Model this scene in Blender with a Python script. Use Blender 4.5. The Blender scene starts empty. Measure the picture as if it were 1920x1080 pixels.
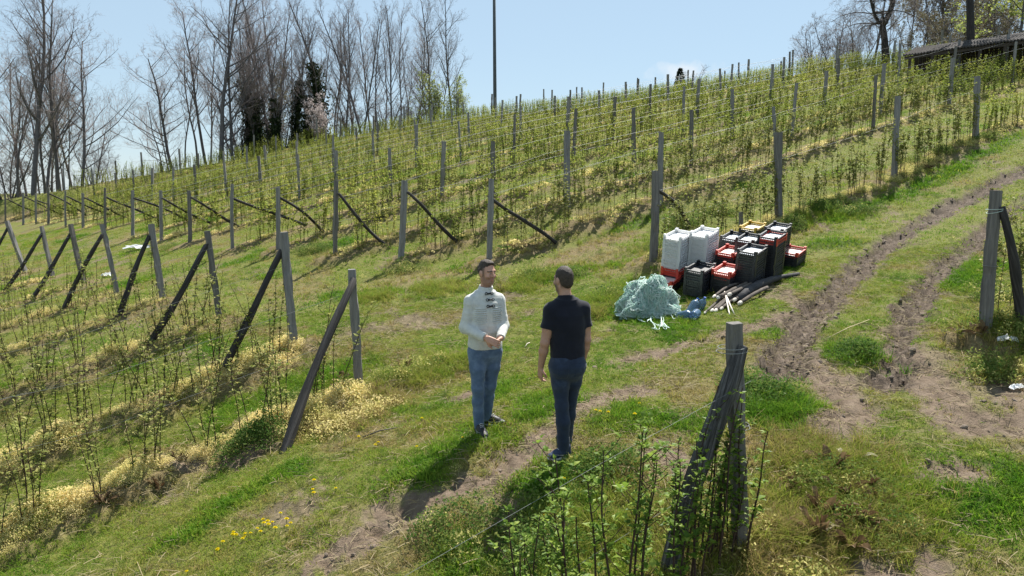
import bpy, math, random
import numpy as np
from mathutils import Vector, Matrix

RNG = np.random.default_rng(11)
random.seed(11)
SC = bpy.context.scene
COL = SC.collection
R = math.radians

# ------------------------------------------------------------------ camera model
FPX, PITCH = 1500.0, R(7.5)
CP, SP = math.cos(PITCH), math.sin(PITCH)

def ray(px, py):
    v = 540 - py
    y = FPX * CP + v * SP
    z = -FPX * SP + v * CP
    return (px - 960) / y, z / y          # x and z per metre of depth

def at(px, py, d):
    a, b = ray(px, py)
    return np.array([a * d, d, b * d])

# ------------------------------------------------------------------ noise
_T = np.random.default_rng(5).random((256, 256))

def vnoise(x, y, seed=0):
    x = np.asarray(x, float) + seed * 17.31
    y = np.asarray(y, float) + seed * 9.73
    xi = np.floor(x).astype(int); yi = np.floor(y).astype(int)
    fx = x - xi; fy = y - yi
    fx = fx * fx * (3 - 2 * fx); fy = fy * fy * (3 - 2 * fy)
    a = _T[xi & 255, yi & 255]; b = _T[(xi + 1) & 255, yi & 255]
    c = _T[xi & 255, (yi + 1) & 255]; d = _T[(xi + 1) & 255, (yi + 1) & 255]
    return (a * (1 - fx) + b * fx) * (1 - fy) + (c * (1 - fx) + d * fx) * fy

def fbm(x, y, f=1.0, o=4, seed=0):
    s = 0; a = 1; t = 0
    for i in range(o):
        s = s + a * vnoise(np.asarray(x) * f, np.asarray(y) * f, seed + i * 3)
        t += a; a *= .5; f *= 2.03
    return s / t

def sst(a, b, x):
    t = np.clip((x - a) / (b - a), 0, 1)
    return t * t * (3 - 2 * t)

# ------------------------------------------------------------------ terrain
E_PIX = [(1228,320,1222,503,19.0),(921,335,916,497,21.2),(758,338,750,497,22.2),(631,338,628,490,23.6),
         (521,351,521,472,26.0),(436,345,436,473,28.0),(353,357,355,457,31.5),(301,357,302,454,34.5),
         (248,357,248,449,37.5),(197,352,197,430,41.5),(155,362,155,430,45.5),(123,358,123,425,48.5),
         (90,352,90,420,51.5),(67,363,67,420,54.5),(43,361,43,421,57.5),(10,364,10,420,61.0)]
L_PIX = [(660,505,677,768,12.6),(533,435,555,662,15.0),(388,433,414,610,17.8),(283,420,310,573,21.0),
         (190,420,223,556,24.0),(133,420,163,535,27.5),(78,424,103,522,31.0),(13,414,53,512,34.0)]
FRONT_POST = (1378,605,1395,1045,6.9)
RIGHT_POST = (1868,357,1845,643,11.6)
ROAD_POSTS = [(1462,248,1463,424,21.7),(1684,180,1677,342,24.8),(1833,143,1830,262,28.0)]
SECOND = [(1240,248,1238,392,24.6),(1064,245,1063,387,25.3),(925,265,925,378,27.6)]
RIDGE = [(-500,425,60),(0,372,64),(200,342,68),(480,292,74),(640,257,77),(860,224,79),(930,215,80),(1100,200,80),
         (1300,174,79),(1500,140,72),(1650,123,64),(1800,112,58),(1920,102,55),(2300,60,55)]
DS = .857
def _scale(L): return [tuple(r[:-1]) + (r[-1] * DS,) for r in L]
E_PIX, L_PIX, ROAD_POSTS, SECOND, RIDGE = map(_scale, (E_PIX, L_PIX, ROAD_POSTS, SECOND, RIDGE))
FRONT_POST, RIGHT_POST = _scale([FRONT_POST, RIGHT_POST])
_ctl = []
for L in (E_PIX, L_PIX, ROAD_POSTS, SECOND, [FRONT_POST, RIGHT_POST]):
    for r in L:
        _ctl.append(at(r[2], r[3], r[4]))
for px, py, d in [(1050,856,8.4),(910,814,9.1),(0,1045,9.6),(1925,222,31.5),(560,1080,7.1),(960,1080,6.9),(1900,1040,7.0)]:
    _ctl.append(at(px, py, d * DS))
for px, py, d in RIDGE:
    _ctl.append(at(px, py, d))
_ctl = np.array(_ctl)
_P = _ctl[:, :2] / 20.0
def _phi(r2):
    return np.where(r2 > 1e-12, .5 * r2 * np.log(np.maximum(r2, 1e-12)), 0)
_NC = len(_P)
_K = _phi(((_P[:, None] - _P[None]) ** 2).sum(-1)) + np.eye(_NC) * 0.012
_Q = np.hstack([np.ones((_NC, 1)), _P])
_A = np.block([[_K, _Q], [_Q.T, np.zeros((3, 3))]])
_W = np.linalg.solve(_A, np.concatenate([_ctl[:, 2], np.zeros(3)]))
_raz = np.array([ray(px, py)[0] for px, py, d in RIDGE]); _rd = np.array([r[2] for r in RIDGE], float)

def _rbf(x, y):
    out = np.empty(len(x))
    for i in range(0, len(x), 20000):
        P = np.stack([x[i:i+20000], y[i:i+20000]], 1) / 20.0
        r2 = ((P[:, None] - _P[None]) ** 2).sum(-1)
        out[i:i+20000] = _phi(r2) @ _W[:_NC] + _W[_NC] + P @ _W[_NC+1:]
    return out

def terrain(x, y):
    x = np.atleast_1d(np.asarray(x, float)).ravel(); y = np.atleast_1d(np.asarray(y, float)).ravel()
    ye = np.maximum(y, 4.0)
    a = np.clip(x / ye, -.75, .75)
    xe = np.where(y < 4, np.clip(x, -5, 5), a * ye)
    D = np.interp(a, _raz, _rd)
    over = np.maximum(ye - D, 0)
    yc = np.minimum(ye, D)
    xc = np.where(ye > D, a * yc, xe)
    z = _rbf(xc, yc)
    return z - 16 * (1 - np.exp(-(over / 60) ** 1.4))

def ridge_depth(x, y):
    return np.interp(np.asarray(x) / np.maximum(y, .1), _raz, _rd)

# ------------------------------------------------------------------ pixel -> ground
def gp(px, py):
    a, b = ray(px, py)
    d = np.arange(4.0, 90, .05)
    h = terrain(a * d, d)
    hit = np.nonzero(b * d < h)[0]
    k = d[hit[0]] if len(hit) else 80.0
    lo, hi = max(3.9, k - .05), k
    for _ in range(18):
        m = (lo + hi) / 2
        if b * m < terrain(a * m, m)[0]: hi = m
        else: lo = m
    return np.array([a * hi, hi, b * hi])

def gpl(pts):
    return np.array([gp(*p)[:2] for p in pts])

def tz(x, y):
    return float(terrain(x, y)[0])

def pdist(x, y, poly):
    """distance to a polyline, arc position along it, signed side"""
    best = np.full(len(x), 1e9); sarc = np.zeros(len(x)); sd = np.zeros(len(x))
    acc = 0
    for (ax, ay), (bx, by) in zip(poly[:-1], poly[1:]):
        dx, dy = bx - ax, by - ay
        L = math.hypot(dx, dy) + 1e-9
        t = np.clip(((x - ax) * dx + (y - ay) * dy) / L ** 2, 0, 1)
        d = np.hypot(x - ax - t * dx, y - ay - t * dy)
        m = d < best
        best = np.where(m, d, best); sarc = np.where(m, acc + t * L, sarc)
        sd = np.where(m, np.sign((x - ax) * dy - (y - ay) * dx), sd)
        acc += L
    return best, sarc, sd

# ------------------------------------------------------------------ object helpers
def tag(o, label=None, cat=None, group=None, kind=None):
    if label: o['label'] = label
    if cat: o['category'] = cat
    if group: o['group'] = group
    if kind: o['kind'] = kind
    return o

def empty(name, loc, label=None, cat=None, group=None, rz=0):
    o = bpy.data.objects.new(name, None)
    o.empty_display_size = .1
    o.location = [float(v) for v in loc]; o.rotation_euler = (0, 0, rz)
    COL.objects.link(o)
    return tag(o, label, cat, group)

def link(name, me, parent=None, loc=None, rot=None, sc=None):
    o = bpy.data.objects.new(name, me)
    COL.objects.link(o)
    if parent: o.parent = parent
    if loc is not None: o.location = [float(v) for v in loc]
    if rot is not None: o.rotation_euler = rot
    if sc is not None: o.scale = sc if hasattr(sc, '__len__') else (sc, sc, sc)
    return o

def mesh(name, V, F, mats=None, smooth=False, midx=None):
    """F: list of faces or an (n,k) int array"""
    me = bpy.data.meshes.new(name)
    V = np.asarray(V, np.float32)
    if isinstance(F, np.ndarray):
        n, k = F.shape
        me.vertices.add(len(V)); me.vertices.foreach_set('co', V.ravel())
        me.loops.add(n * k); me.loops.foreach_set('vertex_index', F.astype(np.int32).ravel())
        me.polygons.add(n)
        me.polygons.foreach_set('loop_start', np.arange(0, n * k, k, dtype=np.int32))
        me.update(calc_edges=True)
    else:
        me.from_pydata([tuple(map(float, v)) for v in V], [], [tuple(int(i) for i in f) for f in F])
        me.update()
    for m in (mats or []): me.materials.append(m)
    if smooth: me.polygons.foreach_set('use_smooth', np.ones(len(me.polygons), bool))
    if midx is not None: me.polygons.foreach_set('material_index', np.asarray(midx, np.int32))
    return me

class MB:
    """collects shapes for one mesh"""
    def __init__(s): s.V = []; s.F = []; s.M = []; s.n = 0
    def add(s, V, F, m=0):
        V = np.asarray(V, float)
        s.V.append(V)
        for f in F: s.F.append(tuple(int(i) + s.n for i in f)); s.M.append(m)
        s.n += len(V)
    def box(s, c, size, M=None, m=0, taper=1.0):
        x, y, z = [v / 2 for v in size]
        V = np.array([[-x,-y,-z],[x,-y,-z],[x,y,-z],[-x,y,-z],[-x*taper,-y*taper,z],[x*taper,-y*taper,z],[x*taper,y*taper,z],[-x*taper,y*taper,z]])
        if M is not None: V = V @ np.array(M).T
        s.add(V + np.asarray(c, float), [(0,3,2,1),(4,5,6,7),(0,1,5,4),(1,2,6,5),(2,3,7,6),(3,0,4,7)], m)
    def tube(s, P, rad, n=8, cap=True, m=0):
        V, F = tube_arr(P, rad, n)
        k = len(P)
        F = [tuple(f) for f in F]
        if cap:
            F.append(tuple(range(n))[::-1]); F.append(tuple(range((k-1)*n, k*n)))
        s.add(V, F, m)
    def lathe(s, prof, n=16, c=(0,0,0), m=0):
        V = []; F = []
        for r, z in prof:
            for i in range(n):
                a = 2*math.pi*i/n
                V.append((r*math.cos(a)+c[0], r*math.sin(a)+c[1], z+c[2]))
        for j in range(len(prof)-1):
            for i in range(n):
                F.append((j*n+i, j*n+(i+1)%n, (j+1)*n+(i+1)%n, (j+1)*n+i))
        F.append(tuple(range(n))[::-1]); F.append(tuple(range((len(prof)-1)*n, len(prof)*n)))
        s.add(V, F, m)
    def mesh(s, name, mats, smooth=False):
        return mesh(name, np.concatenate(s.V), s.F, mats, smooth, s.M)

def tube_arr(P, rad, n=6):
    P = np.asarray(P, float); k = len(P)
    rad = np.broadcast_to(np.asarray(rad, float), (k,))
    T = np.gradient(P, axis=0); T /= np.linalg.norm(T, axis=1, keepdims=True) + 1e-12
    ref = np.array([0, 0, 1.0]) if abs(T[0, 2]) < .9 else np.array([1.0, 0, 0])
    V = np.empty((k, n, 3)); u = np.cross(ref, T[0]); u /= np.linalg.norm(u)
    a = np.arange(n) * 2 * math.pi / n
    for i in range(k):
        u = u - T[i] * (u @ T[i]); u /= np.linalg.norm(u) + 1e-12
        w = np.cross(T[i], u)
        V[i] = P[i] + rad[i] * (np.cos(a)[:, None] * u + np.sin(a)[:, None] * w)
    i = np.arange(k-1)[:, None] * n; j = np.arange(n)[None]; j2 = (j + 1) % n
    F = np.stack([i + j, i + j2, i + n + j2, i + n + j], -1).reshape(-1, 4)
    return V.reshape(-1, 3), F

def rotz(a):
    c, s = math.cos(a), math.sin(a)
    return np.array([[c,-s,0],[s,c,0],[0,0,1]])

# ------------------------------------------------------------------ materials
def newmat(name):
    m = bpy.data.materials.new(name); m.use_nodes = True
    nt = m.node_tree; nt.nodes.clear()
    out = nt.nodes.new('ShaderNodeOutputMaterial')
    return m, nt, out

def nd(nt, t, **kw):
    n = nt.nodes.new(t)
    for k, v in kw.items(): setattr(n, k, v)
    return n

def setin(n, **kw):
    for k, v in kw.items():
        n.inputs[k.replace('_', ' ')].default_value = v

def ramp(nt, stops, fac):
    r = nd(nt, 'ShaderNodeValToRGB')
    e = r.color_ramp.elements
    while len(e) < len(stops): e.new(0.5)
    for el, (p, c) in zip(e, stops):
        el.position = p; el.color = (*c, 1)
    nt.links.new(fac, r.inputs[0])
    return r.outputs[0]

def noise(nt, scale, detail=4, rough=.6, vec=None, stretch=None, dist=0):
    n = nd(nt, 'ShaderNodeTexNoise')
    n.inputs['Scale'].default_value = scale; n.inputs['Detail'].default_value = detail
    n.inputs['Roughness'].default_value = rough; n.inputs['Distortion'].default_value = dist
    tc = nd(nt, 'ShaderNodeTexCoord')
    src = tc.outputs['Object']
    if stretch is not None:
        mp = nd(nt, 'ShaderNodeMapping'); mp.inputs['Scale'].default_value = stretch
        nt.links.new(src, mp.inputs[0]); src = mp.outputs[0]
    nt.links.new(vec if vec is not None else src, n.inputs['Vector'])
    return n.outputs['Fac']

def surf(name, stops, scale=6, rough=.7, bump=.3, bscale=None, stretch=None, spec=.3, detail=5, coat=0, bdist=.01):
    """noise-coloured principled material"""
    m, nt, out = newmat(name)
    b = nd(nt, 'ShaderNodeBsdfPrincipled')
    f = noise(nt, scale, detail, .65, stretch=stretch)
    nt.links.new(ramp(nt, stops, f), b.inputs['Base Color'])
    b.inputs['Roughness'].default_value = rough
    b.inputs['Specular IOR Level'].default_value = spec
    if bump:
        f2 = noise(nt, bscale or scale * 4, 5, .6, stretch=stretch)
        bp = nd(nt, 'ShaderNodeBump'); bp.inputs['Strength'].default_value = bump; bp.inputs['Distance'].default_value = bdist
        nt.links.new(f2, bp.inputs['Height']); nt.links.new(bp.outputs[0], b.inputs['Normal'])
    nt.links.new(b.outputs[0], out.inputs[0])
    return m

GF = .76
def leafmat(name, stops, attr=None, trans=.4, rough=.6, objrand=False, gain=None):
    """foliage: diffuse + translucent, colour picked per instance (attr) or per island"""
    stops = [(q, tuple(v * (GF if gain is None else gain) for v in c)) for q, c in stops]
    m, nt, out = newmat(name)
    if attr:
        a = nd(nt, 'ShaderNodeAttribute', attribute_type='INSTANCER', attribute_name=attr)
        f = a.outputs['Fac']
    elif objrand:
        f = nd(nt, 'ShaderNodeObjectInfo').outputs['Random']
    else:
        f = nd(nt, 'ShaderNodeNewGeometry').outputs['Random Per Island']
    if attr:
        g = nd(nt, 'ShaderNodeNewGeometry')
        ma = nd(nt, 'ShaderNodeMath', operation='MULTIPLY_ADD'); ma.inputs[1].default_value = .3
        nt.links.new(g.outputs['Random Per Island'], ma.inputs[0])
        mb = nd(nt, 'ShaderNodeMath', operation='SUBTRACT'); mb.inputs[1].default_value = .15
        nt.links.new(f, mb.inputs[0]); nt.links.new(mb.outputs[0], ma.inputs[2]); f = ma.outputs[0]
    c = ramp(nt, stops, f)
    d = nd(nt, 'ShaderNodeBsdfPrincipled'); d.inputs['Roughness'].default_value = rough
    d.inputs['Specular IOR Level'].default_value = .10
    t = nd(nt, 'ShaderNodeBsdfTranslucent')
    nt.links.new(c, d.inputs['Base Color']); nt.links.new(c, t.inputs['Color'])
    mx = nd(nt, 'ShaderNodeMixShader'); mx.inputs[0].default_value = trans
    nt.links.new(d.outputs[0], mx.inputs[1]); nt.links.new(t.outputs[0], mx.inputs[2])
    nt.links.new(mx.outputs[0], out.inputs[0])
    return m

# ------------------------------------------------------------------ scattered stuff (geometry nodes)
def scatter(name, P, rot, scl, tint, variants, label=None, cat=None, idx=None):
    n = len(P)
    me = bpy.data.meshes.new(name)
    me.vertices.add(n); me.vertices.foreach_set('co', np.asarray(P, np.float32).ravel())
    def att(nm, typ, key, val):
        a = me.attributes.new(nm, typ, 'POINT'); a.data.foreach_set(key, val)
    att('rot', 'FLOAT_VECTOR', 'vector', np.asarray(rot, np.float32).ravel())
    att('scl', 'FLOAT', 'value', np.asarray(scl, np.float32))
    att('tint', 'FLOAT', 'value', np.asarray(tint, np.float32))
    if idx is None: idx = RNG.integers(0, len(variants), n)
    att('idx', 'INT', 'value', np.asarray(idx, np.int32))
    c = bpy.data.collections.new(name + '_variants')
    for i, v in enumerate(variants):
        c.objects.link(bpy.data.objects.new(f'{name}_variant_{i:02d}', v))
    ng = bpy.data.node_groups.new(name, 'GeometryNodeTree')
    ng.interface.new_socket('Geometry', in_out='INPUT', socket_type='NodeSocketGeometry')
    ng.interface.new_socket('Geometry', in_out='OUTPUT', socket_type='NodeSocketGeometry')
    gi = ng.nodes.new('NodeGroupInput'); go = ng.nodes.new('NodeGroupOutput')
    iop = ng.nodes.new('GeometryNodeInstanceOnPoints')
    ci = ng.nodes.new('GeometryNodeCollectionInfo')
    ci.inputs['Collection'].default_value = c
    ci.inputs['Separate Children'].default_value = True; ci.inputs['Reset Children'].default_value = True
    def na(nm, t):
        a = ng.nodes.new('GeometryNodeInputNamedAttribute'); a.data_type = t
        a.inputs['Name'].default_value = nm
        return a.outputs[0]
    e2r = ng.nodes.new('FunctionNodeEulerToRotation')
    L = ng.links.new
    L(gi.outputs[0], iop.inputs['Points']); L(ci.outputs[0], iop.inputs['Instance'])
    iop.inputs['Pick Instance'].default_value = True
    L(na('idx', 'INT'), iop.inputs['Instance Index'])
    L(na('rot', 'FLOAT_VECTOR'), e2r.inputs[0]); L(e2r.outputs[0], iop.inputs['Rotation'])
    L(na('scl', 'FLOAT'), iop.inputs['Scale'])
    L(iop.outputs[0], go.inputs[0])
    o = link(name, me)
    md = o.modifiers.new('scatter', 'NODES'); md.node_group = ng
    return tag(o, label, cat, kind='stuff')
# ------------------------------------------------------------------ camera, sky, sun
cam = bpy.data.cameras.new('camera'); cam.sensor_width = 36; cam.lens = 36 * FPX / 1920
cam.clip_start = .1; cam.clip_end = 3000
camo = bpy.data.objects.new('camera', cam); COL.objects.link(camo)
camo.rotation_euler = (R(90) - PITCH, 0, 0); SC.camera = camo
SUN_AZ, SUN_EL = math.atan2(.44, .9), R(55)
w = bpy.data.worlds.new('World'); SC.world = w; w.use_nodes = True
nt = w.node_tree; nt.nodes.clear()
sky = nd(nt, 'ShaderNodeTexSky', sky_type='NISHITA', sun_disc=False)
sky.sun_elevation = SUN_EL; sky.sun_rotation = SUN_AZ
sky.altitude = 300; sky.air_density = 1.0; sky.dust_density = 0.0; sky.ozone_density = 3.0
bg = nd(nt, 'ShaderNodeBackground'); bg.inputs[1].default_value = .060
wo = nd(nt, 'ShaderNodeOutputWorld')
# a small low cloud bank above the crest
tc = nd(nt, 'ShaderNodeTexCoord')
def _vm(op, a, b=None):
    n = nd(nt, 'ShaderNodeVectorMath', operation=op)
    nt.links.new(a, n.inputs[0])
    if b is not None: n.inputs[1].default_value = b
    return n
cd = Vector((ray(1290, 133)[0], 1, ray(1290, 133)[1])).normalized()
sub = _vm('SUBTRACT', tc.outputs['Generated'], cd)
scn = _vm('MULTIPLY', sub.outputs[0], (22, 22, 75))
ln = _vm('LENGTH', scn.outputs[0])
nz = nd(nt, 'ShaderNodeTexNoise'); nz.inputs['Scale'].default_value = 45; nz.inputs['Detail'].default_value = 6
nt.links.new(tc.outputs['Generated'], nz.inputs['Vector'])
m1 = nd(nt, 'ShaderNodeMath', operation='MULTIPLY_ADD'); m1.inputs[1].default_value = 2.2
nt.links.new(nz.outputs['Fac'], m1.inputs[0]); 
m0 = nd(nt, 'ShaderNodeMath', operation='MULTIPLY'); m0.inputs[1].default_value = -1.0
nt.links.new(ln.outputs['Value'], m0.inputs[0]); nt.links.new(m0.outputs[0], m1.inputs[2])
mr = nd(nt, 'ShaderNodeMapRange'); mr.inputs[1].default_value = .15; mr.inputs[2].default_value = .9; mr.inputs[3].default_value = 0; mr.inputs[4].default_value = .6
nt.links.new(m1.outputs[0], mr.inputs[0])
mixc = nd(nt, 'ShaderNodeMix', data_type='RGBA')
mixc.inputs[7].default_value = (7.4, 7.8, 8.2, 1)
nt.links.new(mr.outputs[0], mixc.inputs[0]); nt.links.new(sky.outputs[0], mixc.inputs[6])
hs = nd(nt, 'ShaderNodeMix', data_type='RGBA'); hs.inputs[0].default_value = .68
hs.inputs[7].default_value = (4.75, 6.2, 7.35, 1)
nt.links.new(sky.outputs[0], hs.inputs[6]); nt.links.new(hs.outputs[2], mixc.inputs[6])
nt.links.new(mixc.outputs[2], bg.inputs[0]); nt.links.new(bg.outputs[0], wo.inputs[0])
sun = bpy.data.lights.new('sun', 'SUN'); sun.energy = 5.0; sun.angle = R(.5); sun.color = (1, .955, .88)
suno = bpy.data.objects.new('sun', sun); COL.objects.link(suno)
sdir = Vector((math.sin(SUN_AZ) * math.cos(SUN_EL), math.cos(SUN_AZ) * math.cos(SUN_EL), math.sin(SUN_EL)))
suno.rotation_euler = sdir.to_track_quat('Z', 'Y').to_euler(); suno.location = sdir * 60
SC.view_settings.view_transform = 'Standard'; SC.view_settings.look = 'None'
SC.view_settings.exposure = 1.03; SC.view_settings.gamma = 1
SC.cycles.max_bounces = 6; SC.cycles.transparent_max_bounces = 8

# ------------------------------------------------------------------ layout of rows
U = np.array([.80, .60]); NRM = np.array([-.60, .80])
E_B = [at(r[2], r[3], r[4])[:2] for r in E_PIX]
L_B = [at(r[2], r[3], r[4])[:2] for r in L_PIX]
F_B = at(*FRONT_POST[2:4], FRONT_POST[4])[:2]
R_B = at(*RIGHT_POST[2:4], RIGHT_POST[4])[:2]
ROAD_B = [at(r[2], r[3], r[4])[:2] for r in ROAD_POSTS]

def row_limit(p, sgn):
    """length of a row before it leaves the wedge the camera could see or drops behind the crest"""
    s = 0
    while s < 95:
        q = p + sgn * U * s
        if q[1] < 4.2 or abs(q[0]) > .76 * q[1] + 1.5 or q[1] > ridge_depth(q[0], q[1]) + 3: 
            if s > 2 or q[1] > ridge_depth(q[0], q[1]) + 3: break
        s += .5
    return s
ROWS = []                                  # (kind, index, start xy, end xy)
# the road-side row follows its own measured posts
r0 = [E_B[0]] + ROAD_B
d0 = ROAD_B[-1] - ROAD_B[-2]; d0 = d0 / np.linalg.norm(d0)
r0.append(ROAD_B[-1] + d0 * 4.5); r0.append(ROAD_B[-1] + d0 * 9)
ROWLINES = [('upper', 0, r0)]
for k in range(1, len(E_B)):
    L_ = row_limit(E_B[k], 1)
    ROWLINES.append(('upper', k, [E_B[k], E_B[k] + U * L_]))
for k in range(1, 6):                       # rows past the last end post in view, seen only on the crest
    p = E_B[-1] + NRM * 3.2 * k + U * 4 * k
    if k <= 3: ROWLINES.append(('crest', k, [p, p + U * max(row_limit(p, 1), 4)]))
for k in range(len(L_B)):
    L_ = min(row_limit(L_B[k], -1), 24)
    ROWLINES.append(('lower', k, [L_B[k], L_B[k] - U * L_]))
ROWLINES.append(('near', 0, [F_B, F_B - U * 3.2]))
ROWLINES.append(('right', 0, [R_B, R_B + U * 5.0]))

# ------------------------------------------------------------------ ground
T_LEFT = gpl([(1990,290),(1880,338),(1790,385),(1700,432),(1625,488),(1560,548),(1510,602),(1478,655),(1470,700)])
T_RIGHT = gpl([(1990,345),(1890,400),(1810,465),(1745,528),(1702,590),(1690,650),(1660,720)])
T_PATH = [(gpl([(1490,650),(1540,700),(1600,760),(1560,800)]), .30), (gpl([(1700,660),(1740,720),(1800,790),(1920,800)]), .42),
          (gpl([(1480,590),(1400,615),(1300,645),(1180,672)]), .26), (gpl([(1195,732),(1120,745),(1060,785),(985,850),(905,905),(820,935),(735,968)]), .24),
          (gpl([(735,968),(660,1015),(600,1050),(540,1100)]), .13), (gpl([(835,752),(885,735)]), .15), (gpl([(1890,720),(1920,760)]), .4),
          (gpl([(1750,1060),(1650,1080)]), .25),(gpl([(1820,880),(1700,900)]), .14), (gpl([(1240,830),(1280,890)]), .2),
          (gpl([(470,858),(300,900),(150,945),(0,1000)]), .22), (gpl([(1490,395),(1560,430)]), .1), (gpl([(1470,545),(1530,590)]), .2)]
DRY_P = [(gpl([(1420,830),(1500,860),(1640,870)]), .5), (gpl([(1150,900),(1300,920)]), .35), (gpl([(680,760),(760,720),(860,690)]), .28),
         (gpl([(640,830),(740,790)]), .22), (gpl([(930,545),(1060,480),(1180,440)]), .3), (gpl([(1500,930),(1560,1040)]), .5),
         (gpl([(690,545),(830,515),(890,505)]), .25), (gpl([(700,620),(800,590)]), .2), (gpl([(1750,620),(1830,660)]), .35)]
LUSH_P = [(gpl([(1400,770),(1470,760),(1520,770)]), .35), (gpl([(450,770),(640,690)]), .38), (gpl([(1790,540),(1840,500)]), .3),
          (gpl([(1580,660),(1640,655)]), .3), (gpl([(1010,530),(1100,500),(1180,500)]), .35), (gpl([(1520,410),(1620,380),(1750,330),(1900,250)]), .5),
          (gpl([(350,1000),(560,880)]), .2), (gpl([(1700,960),(1900,900)]), .4), (gpl([(1000,900),(1100,880)]), .3), (gpl([(1120,560),(1170,590)]), .3)]

def masks(x, y, fine=True):
    n1 = fbm(x, y, 1.1, 4, 1); n2 = fbm(x, y, 5.0, 3, 7); n3 = fbm(x, y, 14.0, 2, 9)
    nn = (n1 - .5) * .5 + (n2 - .5) * .6 + (n3 - .5) * .45
    mud = np.zeros(len(x)); rut = np.zeros(len(x))
    for tr, wd in ((T_LEFT, .36), (T_RIGHT, .31)):
        d, s, sg = pdist(x, y, tr)
        rut = np.maximum(rut, sst(wd * 1.2, wd * .3, d + nn * .5))
    mud = rut.copy()
    for pl, wd in T_PATH:
        d, s, sg = pdist(x, y, pl)
        mud = np.maximum(mud, sst(wd * 1.3, wd * .5, d + nn * .55))
    mud = np.maximum(mud, sst(.69, .79, n1 + (n3 - .5) * .3) * .8)
    dry = np.zeros(len(x)); lush = np.zeros(len(x))
    for pl, wd in DRY_P:
        d, _, _ = pdist(x, y, pl); dry = np.maximum(dry, sst(wd * 1.6, wd * .3, d + nn * .6))
    for pl, wd in LUSH_P:
        d, _, _ = pdist(x, y, pl); lush = np.maximum(lush, sst(wd * 1.7, wd * .3, d + nn * .5))
    strip = np.zeros(len(x))
    for kind, k, pl in ROWLINES:
        d, _, _ = pdist(x, y, pl)
        wd = .34 if kind in ('near', 'right') else .52
        strip = np.maximum(strip, sst(wd * 1.35, wd * .6, d + nn * .5) * (.6 if kind == 'near' else 1))
    lush = np.maximum(lush, sst(.66, .78, fbm(x, y, .7, 3, 21)) * .8)
    dry = np.maximum(dry, sst(.55, .67, fbm(x, y, .9, 4, 33)) * .65)
    return mud, rut, dry * (1 - mud), lush * (1 - mud) * (1 - strip), strip * (1 - rut)

def tread(x, y):
    z = np.zeros(len(x))
    for tr in (T_LEFT, T_RIGHT):
        d, s, sg = pdist(x, y, tr); m = d < .7
        if m.any():
            q = np.sin((s[m] + .9 * d[m] + .25 * (fbm(x[m], y[m], 2.5, 2, 23) - .5)) * 2 * math.pi / .23)
            z[m] = np.sign(q) * np.abs(q) ** .6 * .040 * fbm(x[m], y[m], 3, 2, 25) * 1.6 + .15 * sst(.18, .40, d[m])
    return z
def micro(x, y, mud, rut, strip):
    dist = np.hypot(x, y)
    fade = sst(45, 12, dist)
    z = (fbm(x, y, 1.6, 3, 3) - .5) * .10 + (fbm(x, y, 9, 3, 5) - .5) * .035
    lump = np.abs(fbm(x, y, 7.5, 3, 13) - .5) * 2
    z = z + mud * ((fbm(x, y, 8, 3, 15) - .5) * .11 - .02)
    z = z + rut * (lump * .17 - .16 + (fbm(x, y, 15, 2, 17) - .5) * .10 + tread(x, y))
    z = z + strip * (.15 + (fbm(x, y, 3.2, 3, 19) - .5) * .26)
    return z * fade

def gz(x, y):
    """ground height with its small relief"""
    x = np.atleast_1d(np.asarray(x, float)); y = np.atleast_1d(np.asarray(y, float))
    mud, rut, dry, lush, strip = masks(x, y)
    return terrain(x, y) + micro(x, y, mud, rut, strip)

def build_ground():
    az = np.concatenate([np.linspace(-1.75, -.70, 40, endpoint=False), np.linspace(-.70, .70, 640, endpoint=False), np.linspace(.70, 1.75, 40)])
    rr = np.concatenate([np.linspace(.3, 4.2, 10, endpoint=False), np.exp(np.linspace(math.log(4.2), math.log(100), 470, endpoint=False)), np.exp(np.linspace(math.log(100), math.log(1500), 24))])
    A, Rr = np.meshgrid(az, rr)
    x = (np.sin(A) * Rr).ravel(); y = (np.cos(A) * Rr).ravel()
    mud, rut, dry, lush, strip = masks(x, y)
    z = terrain(x, y) + micro(x, y, mud, rut, strip)
    z = np.where(Rr.ravel() < 4.2, np.minimum(z, -1.5), z)
    na, nr = len(az), len(rr)
    i = np.arange(nr - 1)[:, None] * na; j = np.arange(na - 1)[None]
    F = np.stack([i + j, i + na + j, i + na + j + 1, i + j + 1], -1).reshape(-1, 4)[:, ::-1]
    me = mesh('ground', np.stack([x, y, z], 1), F, [ground_mat()], True)
    for nm, v in (('mud', mud), ('rut', rut), ('dry', dry), ('lush', lush), ('strip', strip)):
        a = me.attributes.new(nm, 'FLOAT', 'POINT'); a.data.foreach_set('value', v.astype(np.float32))
    o = link('ground', me)
    tag(o, 'grassy hillside ground with muddy wheel ruts', None, kind='structure')

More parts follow.
